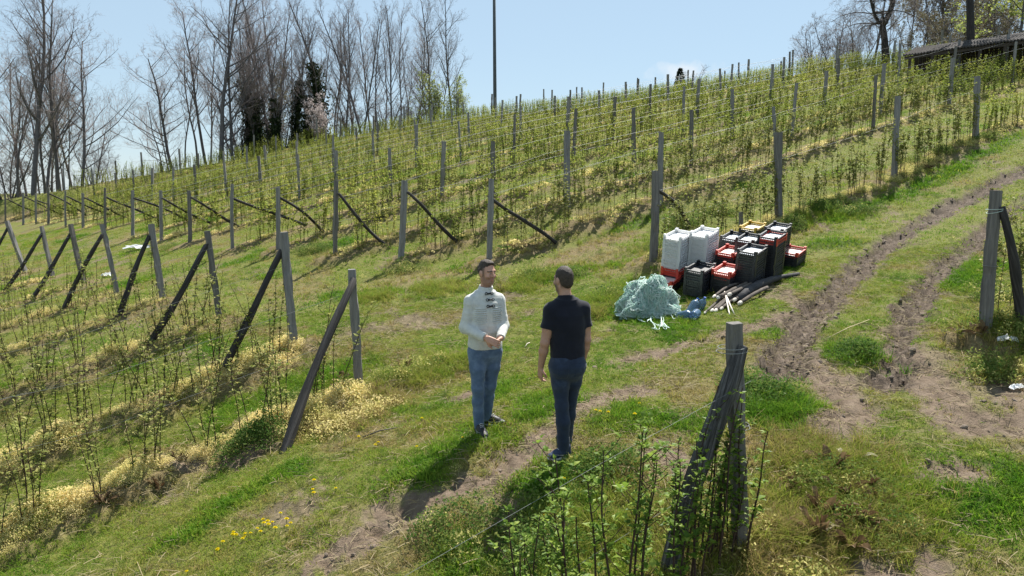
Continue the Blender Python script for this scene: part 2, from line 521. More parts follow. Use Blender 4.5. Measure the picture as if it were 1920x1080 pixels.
def ground_mat():
    m, nt, out = newmat('soil_and_turf')
    b = nd(nt, 'ShaderNodeBsdfPrincipled'); b.inputs['Roughness'].default_value = .9; b.inputs['Specular IOR Level'].default_value = .15
    def att(n): return nd(nt, 'ShaderNodeAttribute', attribute_name=n).outputs['Fac']
    fine = noise(nt, 26, 6, .7); mid = noise(nt, 3.2, 5, .6); vf = noise(nt, 90, 3, .6)
    def mixn(f, a, bb):
        n = nd(nt, 'ShaderNodeMix', data_type='RGBA'); nt.links.new(f, n.inputs[0]); nt.links.new(a, n.inputs[6]); nt.links.new(bb, n.inputs[7]); return n.outputs[2]
    grass = ramp(nt, [(.3, (.060, .075, .014)), (.48, (.125, .14, .028)), (.62, (.175, .165, .048)), (.75, (.23, .195, .08))], fine)
    lush = ramp(nt, [(.3, (.025, .05, .008)), (.7, (.075, .115, .02))], fine)
    straw = ramp(nt, [(.25, (.07, .052, .025)), (.5, (.175, .135, .065)), (.75, (.25, .20, .10))], fine)
    mudc = ramp(nt, [(.25, (.075, .054, .037)), (.45, (.150, .110, .077)), (.7, (.225, .172, .125))], noise(nt, 6.5, 7, .68))
    rutc = ramp(nt, [(.3, (.050, .038, .028)), (.5, (.105, .080, .060)), (.7, (.195, .155, .120))], noise(nt, 8, 7, .68))
    c = mixn(att('lush'), grass, lush); c = mixn(att('dry'), c, straw); c = mixn(att('strip'), c, straw)
    c = mixn(att('mud'), c, mudc); c = mixn(att('rut'), c, rutc)
    nt.links.new(c, b.inputs['Base Color'])
    bp = nd(nt, 'ShaderNodeBump'); bp.inputs['Strength'].default_value = .7; bp.inputs['Distance'].default_value = .03
    ad = nd(nt, 'ShaderNodeMath', operation='ADD'); nt.links.new(fine, ad.inputs[0]); nt.links.new(vf, ad.inputs[1])
    nt.links.new(ad.outputs[0], bp.inputs['Height']); nt.links.new(bp.outputs[0], b.inputs['Normal'])
    nt.links.new(b.outputs[0], out.inputs[0])
    return m
build_ground()

# ------------------------------------------------------------------ turf, weeds and straw
def blades(n, h0, h1, spread, wd, seed, lean=.5, segs=2):
    r = np.random.default_rng(seed); V = []; F = []
    for i in range(n):
        a = r.random() * 6.283; rad = spread * math.sqrt(r.random())
        b = np.array([rad * math.cos(a), rad * math.sin(a), -.01])
        h = h0 + (h1 - h0) * r.random(); la = r.random() * 6.283; l = lean * h * (.3 + r.random())
        d = np.array([math.cos(la), math.sin(la), 0]); sa = r.random() * 6.283
        sd = np.array([math.cos(sa), math.sin(sa), 0]) * wd * (.7 + .6 * r.random())
        k = len(V)
        for t in (0, .55, 1):
            p = b + np.array([0, 0, h * t * (1 - .25 * t)]) + d * l * t * t
            wv = sd * (1 - .75 * t)
            V += [p - wv, p + wv]
        F += [(k, k+1, k+3, k+2), (k+2, k+3, k+5, k+4)]
    return np.array(V), np.array(F)

def leafclump(n, rad, h, size, seed, flat=.5):
    """a mat of small leaves filling a low dome"""
    r = np.random.default_rng(seed); V = []; F = []
    for i in range(n):
        a = r.random() * 6.283; q = math.sqrt(r.random()); top = h * (1 - q * q * .8)
        p = np.array([rad * q * math.cos(a), rad * q * math.sin(a), top * (.25 + .75 * r.random())])
        e = r.normal(size=3); e[2] *= flat; e /= np.linalg.norm(e)
        f = np.cross(e, r.normal(size=3)); f /= np.linalg.norm(f)
        s = size * (.6 + .8 * r.random()); k = len(V)
        V += [p - e * s, p + f * s * .45, p + e * s, p - f * s * .45]
        F.append((k, k+1, k+2, k+3))
    return np.array(V), np.array(F)

M_GRASS = leafmat('grass_blade', [(0, (.42, .31, .14)), (.25, (.37, .35, .08)), (.5, (.28, .37, .042)), (.75, (.18, .33, .025)), (1, (.10, .24, .018))], 'tint', .45)
M_WEED = leafmat('weed_leaf', [(0, (.68, .57, .29)), (.25, (.60, .52, .215)), (.48, (.40, .38, .13)), (.6, (.16, .19, .045)), (1, (.055, .115, .022))], 'tint', .48, gain=1.22)
def sample_polar(n, d0, d1, amax=.70):
    d = np.sqrt(RNG.random(n) * (d1 ** 2 - d0 ** 2) + d0 ** 2); a = (RNG.random(n) * 2 - 1) * amax
    return a * d, d

def turf():
    variants = [mesh(f'turf_tuft_{i}', *blades(16, .012, .040, .085, .0036, 100 + i, 1.1), [M_GRASS]) for i in range(8)]
    tall = [mesh(f'tall_tuft_{i}', *blades(20, .06, .16, .06, .0042, 140 + i, .7), [M_GRASS]) for i in range(4)]
    far = [mesh(f'far_tuft_{i}', *blades(20, .02, .062, .17, .007, 170 + i, 1.0), [M_GRASS]) for i in range(5)]
    # short turf near the camera
    for nm, n, d0, d1, vs, lo in (('short_grass', 95000, 4.6, 15.5, variants, 0), ('hillside_grass', 52000, 15.5, 42, far, 1)):
        x, y = sample_polar(n, d0, d1)
        mud, rut, dry, lush, strip = masks(x, y)
        pn = fbm(x, y, 2.3, 4, 41)
        keep = RNG.random(n) > np.clip(mud * .97 + rut * .4 + strip * (.55 if lo == 0 else .75) + dry * .3 - lush * .3 + sst(.5, .30, pn) * .35, 0, .985)
        x, y, mud, rut, dry, lush, strip, pn = [v[keep] for v in (x, y, mud, rut, dry, lush, strip, pn)]
        z = terrain(x, y) + micro(x, y, mud, rut, strip)
        n = len(x)
        t = .53 + (fbm(x, y, 1.3, 4, 43) - .5) * 1.15 + lush * .38 - dry * .45 - mud * .2 - strip * .25 + RNG.normal(size=n) * .13
        rot = np.stack([RNG.normal(size=n) * .15, RNG.normal(size=n) * .15, RNG.random(n) * 6.28], 1)
        s = (.75 + .5 * RNG.random(n)) * (1 + .7 * lush) * (1 + .3 * (pn - .5))
        scatter(nm, np.stack([x, y, z], 1), rot, s, np.clip(t, .02, .98), vs, 'short green and yellowish turf covering the slope' if lo == 0 else 'grass between the raspberry rows uphill', 'grass')
    # taller tussocks in the lush patches and along rows
    x, y = sample_polar(60000, 4.6, 23)
    mud, rut, dry, lush, strip = masks(x, y)
    keep = RNG.random(len(x)) < (lush ** 2 * .42 + strip * .07 + dry * .10) * (1 - mud)
    x, y, dry, lush, strip = x[keep], y[keep], dry[keep], lush[keep], strip[keep]
    n = len(x)
    t = .45 + lush * .45 - dry * .4 - strip * .15 + RNG.normal(size=n) * .12
    scatter('tall_grass', np.stack([x, y, gz(x, y)], 1), np.stack([RNG.normal(size=n) * .15, RNG.normal(size=n) * .15, RNG.random(n) * 6.28], 1),
            .7 + .5 * RNG.random(n), np.clip(t, .02, .98), tall, 'longer grass tussocks in lush patches', 'grass')
turf()
def rough_grass():
    vs = [mesh(f'rough_tuft_{i}', *blades(26, .06, .22, .07, .004, 700 + i, 1.0), [M_GRASS]) for i in range(6)]
    X = []; Y = []; T = []; S = []
    for px, py, rad, m, t in [(1560,930,.55,330,.38),(1480,990,.5,260,.22),(1620,900,.45,220,.45),(1640,1000,.5,240,.3),(1430,1040,.5,230,.15),(1300,1010,.6,240,.3),(1150,1000,.6,200,.45),(1520,850,.45,200,.18),
            (760,715,.4,300,.40),(830,690,.5,260,.42),(700,770,.35,220,.12),(640,800,.35,200,.1),(1140,565,.45,330,.55),(1110,590,.3,120,.3),(1180,540,.35,160,.6),(1890,640,.5,240,.35),(1870,700,.3,120,.15),(960,540,.5,200,.45),(1020,520,.5,220,.5),
            (820,545,.5,200,.4),(1560,405,.6,200,.7),(1500,420,.4,120,.6),(700,560,.4,120,.4),(450,790,.5,140,.7),(570,730,.5,160,.75),(1460,770,.35,240,.88),(1620,665,.3,120,.8),(1850,500,.35,160,.8),(1240,470,.6,150,.45)]:
        g = gp(px, py); q = RNG.normal(size=(m, 2)) * rad * .6
        X.append(g[0] + q[:, 0]); Y.append(g[1] + q[:, 1]); T.append(t + RNG.normal(size=m) * .16); S.append(.55 + .6 * RNG.random(m))
    X, Y, T, S = map(np.concatenate, (X, Y, T, S)); mud, rut, *_ = masks(X, Y); keep = RNG.random(len(X)) > np.maximum(mud, rut) * .9
    X, Y, T, S = X[keep], Y[keep], T[keep], S[keep]; n = len(X)
    scatter('rough_grass', np.stack([X, Y, gz(X, Y)], 1), np.stack([RNG.normal(size=n) * .25, RNG.normal(size=n) * .25, RNG.random(n) * 6.28], 1), S, np.clip(T, .02, .98), vs, 'rough half dry long grass in unmown patches', 'grass')
rough_grass()

def weeds():
    vs = [mesh(f'weed_mat_{i}', *leafclump(150, .15, .19, .0125, 200 + i, .8), [M_WEED]) for i in range(6)]
    vf = [mesh(f'weed_far_{i}', *leafclump(60, .24, .16, .035, 230 + i), [M_WEED]) for i in range(5)]
    X = []; Y = []; T = []; S = []; I = []
    for kind, k, pl in ROWLINES:
        for a, b in zip(pl[:-1], pl[1:]):
            L_ = np.linalg.norm(b - a)
            mid = (a + b) / 2; dd = np.hypot(*mid)
            near = dd < 26
            dens = 210 if (kind == 'lower' and k < 2) else 110 if near else 26
            if kind in ('near', 'right'): dens = 3.5
            m = int(L_ * dens)
            s = RNG.random(m); off = RNG.normal(size=m) * (.26 if kind != 'near' else .35)
            p = a + s[:, None] * (b - a) + off[:, None] * NRM
            pn = fbm(p[:, 0], p[:, 1], 1.7, 3, 51 + k)
            keep = pn > (.30 if kind == 'lower' and k < 3 else .40)
            p = p[keep]; pn = pn[keep]; off = off[keep]; m = len(p)
            t = .16 + (fbm(p[:, 0], p[:, 1], 2.2, 3, 61) - .5) * .75 + RNG.normal(size=m) * .11 + np.where(RNG.random(m) < .20, .42, 0)
            if kind == 'upper' and k < 6: t = t + .20
            if kind == 'near': t = t + .45
            X.append(p[:, 0]); Y.append(p[:, 1]); T.append(t)
            S.append((.55 + .6 * RNG.random(m)) * (.35 + 1.5 * (pn - .25)) * np.exp(-(off / .5) ** 2) * (1.35 if kind == 'lower' and k < 2 else 1.0))
            I.append(RNG.integers(0, 6, m) if near else RNG.integers(6, 11, m))
    X, Y, T, S, I = map(np.concatenate, (X, Y, T, S, I))
    n = len(X)
    scatter('dry_weeds', np.stack([X, Y, gz(X, Y)], 1), np.stack([RNG.normal(size=n) * .2, RNG.normal(size=n) * .2, RNG.random(n) * 6.28], 1), S, np.clip(T, .02, .98),
            vs + vf, 'withered yellow weed strips under the raspberry rows', 'weeds', I)
    # dark green and olive clumps: at post feet, by the pile, foreground right
    C = [(470,850,.32,60,.95),(740,720,.3,16,.6),(820,690,.4,10,.6),(1145,560,.3,14,.8),(1560,930,.4,14,.7),
         (1600,900,.3,12,.85),(1640,990,.3,10,.7),(1540,400,.35,60,.9),(1600,400,.4,60,.85),(1490,430,.3,30,.8),(1060,520,.3,16,.8),(1000,520,.35,24,.75),
         (930,530,.3,14,.7),(760,510,.3,20,.7),(1890,640,.4,40,.75),(1895,560,.4,30,.65),(1850,700,.25,40,.7),(1610,665,.25,40,.95),(590,470,.4,40,.75),
         (700,775,.3,20,.3),(620,800,.35,40,.3),(560,760,.3,40,.75),(1420,740,.3,40,.95),(1290,420,.4,60,.8),(1350,400,.4,50,.7),(1120,880,.3,20,.85),(980,950,.3,10,.85),
         (860,1010,.3,20,.8),(1000,1040,.3,18,.9),(1300,1000,.4,10,.6),(1430,1050,.4,10,.5),(300,470,.5,30,.7),(1240,470,.4,50,.75),(1700,310,.3,25,.7),(1765,295,.3,25,.75),(1850,262,.3,20,.7)]
    X = []; Y = []; T = []; S = []
    for px, py, rad, m, t in C:
        g = gp(px, py)
        q = RNG.normal(size=(m, 2)) * rad * .55
        X.append(g[0] + q[:, 0]); Y.append(g[1] + q[:, 1]); T.append(t + RNG.normal(size=m) * .13); S.append(.8 + .7 * RNG.random(m))
    X, Y, T, S = map(np.concatenate, (X, Y, T, S)); n = len(X)
    mud, rut, *_ = masks(X, Y); keep = RNG.random(n) > np.maximum(mud, rut) * .8
    X, Y, T, S = X[keep], Y[keep], T[keep], S[keep]; n = len(X)
    scatter('green_weeds', np.stack([X, Y, gz(X, Y)], 1), np.stack([RNG.normal(size=n) * .3, RNG.normal(size=n) * .3, RNG.random(n) * 6.28], 1), S, np.clip(T, .02, .98), vs,
            'dark green weed clumps at post feet and verges', 'weeds')
    # small broad-leaved weeds in the turf
    x, y = sample_polar(9000, 4.6, 22); mud, rut, dry, lush, strip = masks(x, y)
    keep = (RNG.random(len(x)) > mud) & (fbm(x, y, 1.5, 3, 77) > .45)
    x, y = x[keep], y[keep]; n = len(x)
    scatter('turf_weeds', np.stack([x, y, gz(x, y)], 1), np.stack([RNG.normal(size=n) * .2, RNG.normal(size=n) * .2, RNG.random(n) * 6.28], 1), .18 + .35 * RNG.random(n),
            np.clip(.75 + RNG.normal(size=n) * .16, .05, .98), vs, 'small broad leaved weeds dotted over the turf', 'weeds')
weeds()

def clods():
    vs = []
    m = surf('dry_soil', [(.3, (.10, .076, .058)), (.5, (.18, .14, .107)), (.75, (.26, .21, .165))], 9, .95, .5, 40)
    for i in range(6):
        r = np.random.default_rng(300 + i); mb = MB(); me = None
        import bmesh
        bm = bmesh.new(); bmesh.ops.create_icosphere(bm, subdivisions=2, radius=.05)
        off = r.random(3) * 9; st = np.array([1, .6 + .4 * r.random(), .45 + .3 * r.random()])
        for v in bm.verts:
            c = np.array(v.co); q = float(fbm([c[0] * 26 + off[0]], [c[1] * 26 + c[2] * 31 + off[1]], 1, 3, i)[0])
            v.co = Vector(c * (.55 + .95 * q) * st)
        me = bpy.data.meshes.new(f'clod_{i}'); bm.to_mesh(me); bm.free(); me.materials.append(m); vs.append(me)
    x, y = sample_polar(52000, 4.8, 24); mud, rut, *_ = masks(x, y)
    keep = RNG.random(len(x)) < np.clip(rut * .34 + mud * .20, 0, 1) * sst(.40, .55, fbm(x, y, 3, 3, 91))
    x, y = x[keep], y[keep]; n = len(x)
    s = np.clip(.15 + RNG.exponential(.22, n), .10, .95)
    scatter('soil_clods', np.stack([x, y, gz(x, y)], 1), RNG.random((n, 3)) * np.array([.8, .8, 6.28]), s, RNG.random(n), vs, 'crumbled brown soil clods along the wheel ruts', 'soil')
    # straw and twig litter
    tv = []
    ms = leafmat('straw', [(0, (.36, .28, .15)), (1, (.52, .43, .26))], None, .2)
    for i in range(4):
        r = np.random.default_rng(340 + i); mb = MB()
        for j in range(5):
            p = np.array([r.normal() * .08, r.normal() * .08, .012 + r.random() * .02]); a = r.random() * 6.28; L_ = .05 + .12 * r.random()
            d = np.array([math.cos(a), math.sin(a), r.normal() * .12]) * L_
            mb.tube([p - d * .5, p + np.array([0, 0, .006]), p + d * .5], .0022, 3, False)
        tv.append(mb.mesh(f'straw_{i}', [ms]))
    x, y = sample_polar(16000, 4.6, 16); mud, rut, dry, lush, strip = masks(x, y)
    keep = RNG.random(len(x)) < .12 + .5 * dry + .4 * strip + .3 * mud
    x, y = x[keep], y[keep]; n = len(x)
    scatter('straw_litter', np.stack([x, y, gz(x, y)], 1), np.stack([RNG.normal(size=n) * .1, RNG.normal(size=n) * .1, RNG.random(n) * 6.28], 1), .6 + .8 * RNG.random(n), RNG.random(n), tv, 'pale straw litter lying in the grass', 'straw')
clods()
# ------------------------------------------------------------------ trellis posts, braces, wires
M_POST = surf('weathered_post', [(.25, (.11, .105, .105)), (.5, (.20, .19, .185)), (.75, (.30, .285, .27))], 5, .9, .5, 22, stretch=(6, 6, .8))
M_POSTD = surf('dark_post', [(.25, (.075, .07, .068)), (.5, (.14, .13, .12)), (.75, (.24, .22, .20))], 5, .9, .6, 22, stretch=(7, 7, .7))
M_BRACE = surf('old_brace', [(.25, (.016, .014, .014)), (.5, (.038, .034, .032)), (.78, (.11, .10, .095))], 4, .9, .7, 20, stretch=(8, 8, .6))
M_WIRE = surf('wire', [(.3, (.16, .17, .17)), (.7, (.27, .28, .28))], 8, .5, 0)
M_WIREP = surf('pale_wire', [(.3, (.19, .195, .195)), (.7, (.30, .31, .31))], 8, .5, 0)
M_TWINE = surf('twine', [(.3, (.50, .66, .60)), (.7, (.70, .80, .74))], 20, .7, 0)

def post_mesh(name, seed, mat, wd=.105, n=9, rough=.004, cut=.0):
    r = np.random.default_rng(seed); V = []; F = []
    prof = [(-1,-.8),(-.8,-1),(.8,-1),(1,-.8),(1,.8),(.8,1),(-.8,1),(-1,.8)]
    bx, by = r.normal(size=2) * .012
    for i in range(n):
        t = i / (n - 1)
        k = wd / 2 * (1.06 - .10 * t)
        for a, b in prof:
            V.append([a * k + bx * math.sin(3.1 * t) + r.normal() * rough, b * k + by * math.sin(2.7 * t) + r.normal() * rough, t + (cut * a if i == n - 1 else 0) / 1])
    for i in range(n - 1):
        for j in range(8): F.append((i*8+j, i*8+(j+1)%8, (i+1)*8+(j+1)%8, (i+1)*8+j))
    F.append(tuple(range(8))[::-1]); F.append(tuple(range((n-1)*8, n*8)))
    return mesh(name, V, F, [mat])

def log_mesh(name, seed, mat, r0=.06, r1=.05, n=12, sides=10, bend=.03):
    r = np.random.default_rng(seed); t = np.linspace(0, 1, n)
    ph = r.random(4) * 6.28
    P = np.stack([bend * np.sin(t * 4 + ph[0]), bend * np.sin(t * 3.3 + ph[1]), t], 1)
    rad = (r0 + (r1 - r0) * t) * (1 + .10 * np.sin(t * 14 + ph[2]) * r.random(n))
    V, F = tube_arr(P, rad, sides)
    V = V + (np.random.default_rng(seed).normal(size=V.shape) * .05 * r0) * np.array([1, 1, .2])
    F = [tuple(f) for f in F] + [tuple(range(sides))[::-1], tuple(range((n-1)*sides, n*sides))]
    return mesh(name, V, F, [mat], True)

def aim(o, a, b, spin=0.0):
    """stretch a unit-high mesh from a to b"""
    a = np.asarray(a, float); b = np.asarray(b, float); v = b - a
    q = Vector(v).to_track_quat('Z', 'Y')
    o.rotation_mode = 'XYZ'
    o.rotation_euler = (q.to_matrix() @ Matrix.Rotation(spin, 3, 'Z')).to_euler()
    o.scale = (1, 1, float(np.linalg.norm(v)))
    o.location = [float(x) for x in a]

POSTS = [post_mesh(f'post_{i}', 400 + i, M_POST if i % 3 else M_POSTD, (.105, .098, .112, .094, .108, .088)[i], 12, .0065, .0) for i in range(6)]
BRACES = [log_mesh(f'brace_{i}', 420 + i, M_BRACE, .048, .036, bend=.08) for i in range(4)]
NBRACES = [log_mesh(f'stout_brace_{i}', 430 + i, M_BRACE, .070, .045, bend=.05) for i in range(4)]
ORD = 'first second third fourth fifth sixth seventh eighth ninth tenth eleventh twelfth thirteenth fourteenth fifteenth sixteenth seventeenth eighteenth nineteenth twentieth twenty-first twenty-second twenty-third twenty-fourth twenty-fifth twenty-sixth twenty-seventh twenty-eighth twenty-ninth thirtieth'.split()

def end_post(rec, label, group, brace_top, brace_foot, braces, wd=1.0, spin=.4, pm=None, seed=0):
    tx, ty, bx, by, d = rec
    b = at(bx, by, d); t = at(tx, ty, d)
    e = empty('trellis_end_post', b, label, 'post', group)
    p = link('post', pm or POSTS[seed % 6], e)
    b0 = b.copy(); b0[2] -= .3
    aim(p, b0 - b, t - b, spin); p.scale[0] = p.scale[1] = wd
    br = link('brace', braces[seed % len(braces)], e)
    top = b + (t - b) * brace_top
    v = np.asarray(brace_foot) - top; top = top + v / np.linalg.norm(v) * .03
    aim(br, np.asarray(brace_foot) - b - np.array([0, 0, .15]), top - b)
    return e

def foot(p, s, sign):
    q = np.asarray(p[:2]) + sign * U * s
    return np.array([q[0], q[1], tz(*q)])

for k, r in enumerate(E_PIX):
    b = at(r[2], r[3], r[4])
    ft = {1: gp(1048, 458), 2: gp(884, 455), 3: gp(742, 462), 4: gp(622, 437), 0: gp(1304, 418)}.get(k)
    if ft is None: ft = foot(b, 2.1 + .2 * (k % 3), 1)
    lab = 'weathered end post with diagonal brace behind the white crates, nearest the track' if k == 0 else \
          f'grey end post with uphill brace, {ORD[k]} along the uphill block from the track'
    end_post(r, lab, 'end posts of the uphill raspberry rows', .84 if k else .8, ft, BRACES, 1.05 if k else 1.2, .35 + .1 * (k % 4), None, k)
LF = {0: gp(521, 862), 1: gp(372, 738), 2: gp(246, 672), 3: gp(200, 612), 4: gp(105, 592)}
for k, r in enumerate(L_PIX):
    b = at(r[2], r[3], r[4])
    lab = 'grey end post with dark brace beside the withered weed strip, closest to the two men' if k == 0 else \
          f'leaning grey end post with dark brace, {ORD[k]} from the men in the downhill block'
    ft = LF.get(k)
    if ft is None: ft = foot(b, 1.7, -1)
    end_post(r, lab, 'end posts of the downhill raspberry rows', .93 if k == 0 else .86, ft, NBRACES, 1.08, .3 + .15 * k, None, k + 1)

# nearest post with its frayed brace
M_FRAY = surf('frayed_wood', [(.2, (.028, .026, .026)), (.45, (.085, .08, .078)), (.62, (.20, .19, .185)), (.8, (.38, .36, .345))], 5, .85, 1.0, 26, stretch=(11, 11, .5), bdist=.02)
def frayed_log():
    r = np.random.default_rng(77); n, sd = 40, 26; t = np.linspace(0, 1, n)
    P = np.stack([.055 * np.sin(t * 3.6 + .6), .03 * np.sin(t * 5), t], 1)
    rad = np.interp(t, [0, .35, .62, .85, 1], [.062, .066, .072, .066, .045])
    V, F = tube_arr(P, rad, sd)
    g = r.normal(size=sd); a = np.arange(len(V)) % sd; l = np.arange(len(V)) // sd
    groove = .010 * g[a] + .007 * (fbm(a * .9, l * .12, 1, 3, 3) - .5) * 2
    c = P[l]; dr = V - c; dr /= np.linalg.norm(dr, axis=1, keepdims=True)
    V = V + dr * groove[:, None]
    F = [tuple(f) for f in F] + [tuple(range(sd))[::-1], tuple(range((n-1)*sd, n*sd))]
    return mesh('frayed_log', V, F, [M_FRAY], True)
fp = post_mesh('near_post', 470, M_POSTD, .104, 18, .004)
fe = end_post(FRONT_POST, 'nearest dark square post with a frayed grey brace lashed to its top', None, .93, gp(1252, 1118), [frayed_log()], 1.0, .15, fp)
def lash(parent, c, rad, n, mat, seed, name='wire_binding', rise=.03, th=.0025):
    r = np.random.default_rng(seed); mb = MB()
    for i in range(n):
        a = np.linspace(0, 6.3, 28); tilt = r.normal() * .12
        P = np.stack([c[0] + rad * (1 + .05 * r.normal()) * np.cos(a), c[1] + rad * np.sin(a), c[2] + i * rise - n * rise / 2 + tilt * rad * np.cos(a)], 1)
        mb.tube(P, th, 5, False)
    return link(name, mb.mesh(name, [mat], True), parent)
tb = at(*FRONT_POST[:2], FRONT_POST[4]) - at(*FRONT_POST[2:4], FRONT_POST[4])
lash(fe, tb * .9 + np.array([-.03, 0, 0]), .110, 2, M_WIRE, 1)
lash(fe, tb * .58, .085, 2, M_WIRE, 2)
re_ = end_post(RIGHT_POST, 'tall square end post by the rutted track with its brace to the right', None, .90, gp(1945, 640), NBRACES, 1.15, .5, post_mesh('track_post', 471, M_POSTD, .098, 16, .004))
tb = at(*RIGHT_POST[:2], RIGHT_POST[4]) - at(*RIGHT_POST[2:4], RIGHT_POST[4])
lash(re_, tb * .88, .10, 2, M_TWINE, 3); lash(re_, tb * .52, .085, 1, M_WIRE, 4)

def plain_post(b, t, label, seed, wd=1.1):
    o = link('trellis_post', POSTS[seed % 6])
    b = np.asarray(b, float).copy(); b[2] -= .3
    aim(o, b, t, .3 + .2 * (seed % 5)); o.scale[0] = o.scale[1] = wd
    return tag(o, label, 'post', 'posts standing along the raspberry rows')

pr = np.random.default_rng(3)
for i, r in enumerate(ROAD_POSTS):
    plain_post(at(r[2], r[3], r[4]), at(r[0], r[1], r[4]), ['grey row post rising just behind the black crate stacks', 'grey row post on the grassy verge, second uphill of the crates', 'grey row post beside the track verge, third uphill of the crates'][i], i, 1.2)
for i in (1, 2):
    p = ROAD_B[-1] + d0 * 4.5 * i; z = tz(*p)
    if abs(p[0]) < .68 * p[1]:
        plain_post((p[0], p[1], z), (p[0], p[1], z + 1.9), f'row post along the track verge, {ORD[2+i]} uphill of the crates', i + 3)
for kind, k, pl in ROWLINES:
    if kind not in ('upper', 'crest') or (kind == 'upper' and k == 0): continue
    a, b = pl; L_ = np.linalg.norm(b - a)
    s = 0 if kind == 'crest' else 5.4; i = 0
    if kind == 'upper' and k <= 3:
        r = SECOND[k - 1]
        plain_post(at(r[2], r[3], r[4]), at(r[0], r[1], r[4]), f'grey row post next after the {ORD[k]} braced end post of the uphill block', k)
        s = np.linalg.norm(at(r[2], r[3], r[4])[:2] - a) + 5.4; i = 1
    while s < L_ - .3:
        p = a + U * s; z = tz(*p)
        if abs(p[0]) < .70 * p[1] + .5:
            h = 1.72 + .25 * pr.random(); ln = pr.normal(size=2) * .06
            plain_post((p[0], p[1], z), (p[0] + ln[0], p[1] + ln[1], z + h),
                       f'grey row post, {ORD[min(i,19)]} past the braced end post of the {ORD[k]} uphill row' if kind == 'upper' else f'far grey post on the crest, {ORD[min(i,19)]} in the {ORD[k]} row beyond',
                       int(pr.integers(0, 6)), .85 + .35 * pr.random())
        s += 5.0 + .9 * pr.random(); i += 1

def wire(a, b, h, label, rad=.0035, mat=None, sag=.05, group='wires strung along the raspberry rows'):
    L_ = np.linalg.norm(b - a); n = max(3, int(L_ / 2.2) + 1)
    t = np.linspace(0, 1, n); P = a + t[:, None] * (b - a)
    z = terrain(P[:, 0], P[:, 1]) + h - sag * np.abs(np.sin(t * L_ / 5.4 * math.pi))
    V, F = tube_arr(np.column_stack([P, z]), rad, 4)
    tag(link('trellis_wire', mesh('trellis_wire', V, F, [mat or M_WIRE])), label, 'wire', group)
for kind, k, pl in ROWLINES:
    if kind == 'crest': continue
    nm = {'upper': 'uphill', 'lower': 'downhill', 'near': 'nearest', 'right': 'right hand'}[kind]
    for h, hn in ((1.55, 'upper'), (.95, 'lower')):
        if kind == 'upper' and k > 9: continue
        where = f'the {ORD[k]} {nm} raspberry row' if kind in ('upper', 'lower') else f'the {nm} raspberry row'
        wire(pl[0], pl[-1] if len(pl) == 2 else pl[3], h if kind != 'near' else h - .15, f'thin pale {hn} wire strung along {where}', .0012 if kind == 'near' else .0016 if kind in ('lower', 'right') else .0026 + .0004 * k, M_WIREP if kind == 'upper' and h > 1.2 else None)

# ------------------------------------------------------------------ raspberry canes
M_CANE = surf('cane_bark', [(.3, (.022, .012, .010)), (.7, (.065, .036, .026))], 30, .7, 0)
M_CANEG = surf('cane_bark_pale', [(.3, (.05, .036, .02)), (.7, (.12, .09, .045))], 30, .7, 0)
M_LEAFN = leafmat('raspberry_leaf_near', [(0, (.09, .17, .025)), (.5, (.20, .32, .045)), (1, (.40, .50, .10))], None, .45, .45)
M_LEAFA = leafmat('raspberry_leaf_sparse', [(0, (.17, .21, .05)), (.5, (.33, .37, .09)), (1, (.52, .49, .17))], None, .4, .5)
M_LEAFB = leafmat('raspberry_leaf_far', [(0, (.17, .24, .04)), (.4, (.35, .42, .07)), (.8, (.52, .54, .12)), (1, (.64, .56, .18))], 'tint', .45, .55)

def leaf_shape(p, d, up, L_, V, F):
    """one folded leaflet from p along d"""
    s = np.cross(d, up); s /= np.linalg.norm(s) + 1e-9
    u = np.cross(s, d)
    k = len(V)
    V += [p, p + d * L_ * .45 + s * L_ * .36 + u * L_ * .12, p + d * L_ + u * L_ * -.12, p + d * L_ * .45 - s * L_ * .36 + u * L_ * .12, p + d * L_ * .5]
    F += [(k, k+4, k+1), (k+1, k+4, k+2), (k, k+3, k+4), (k+3, k+2, k+4)]

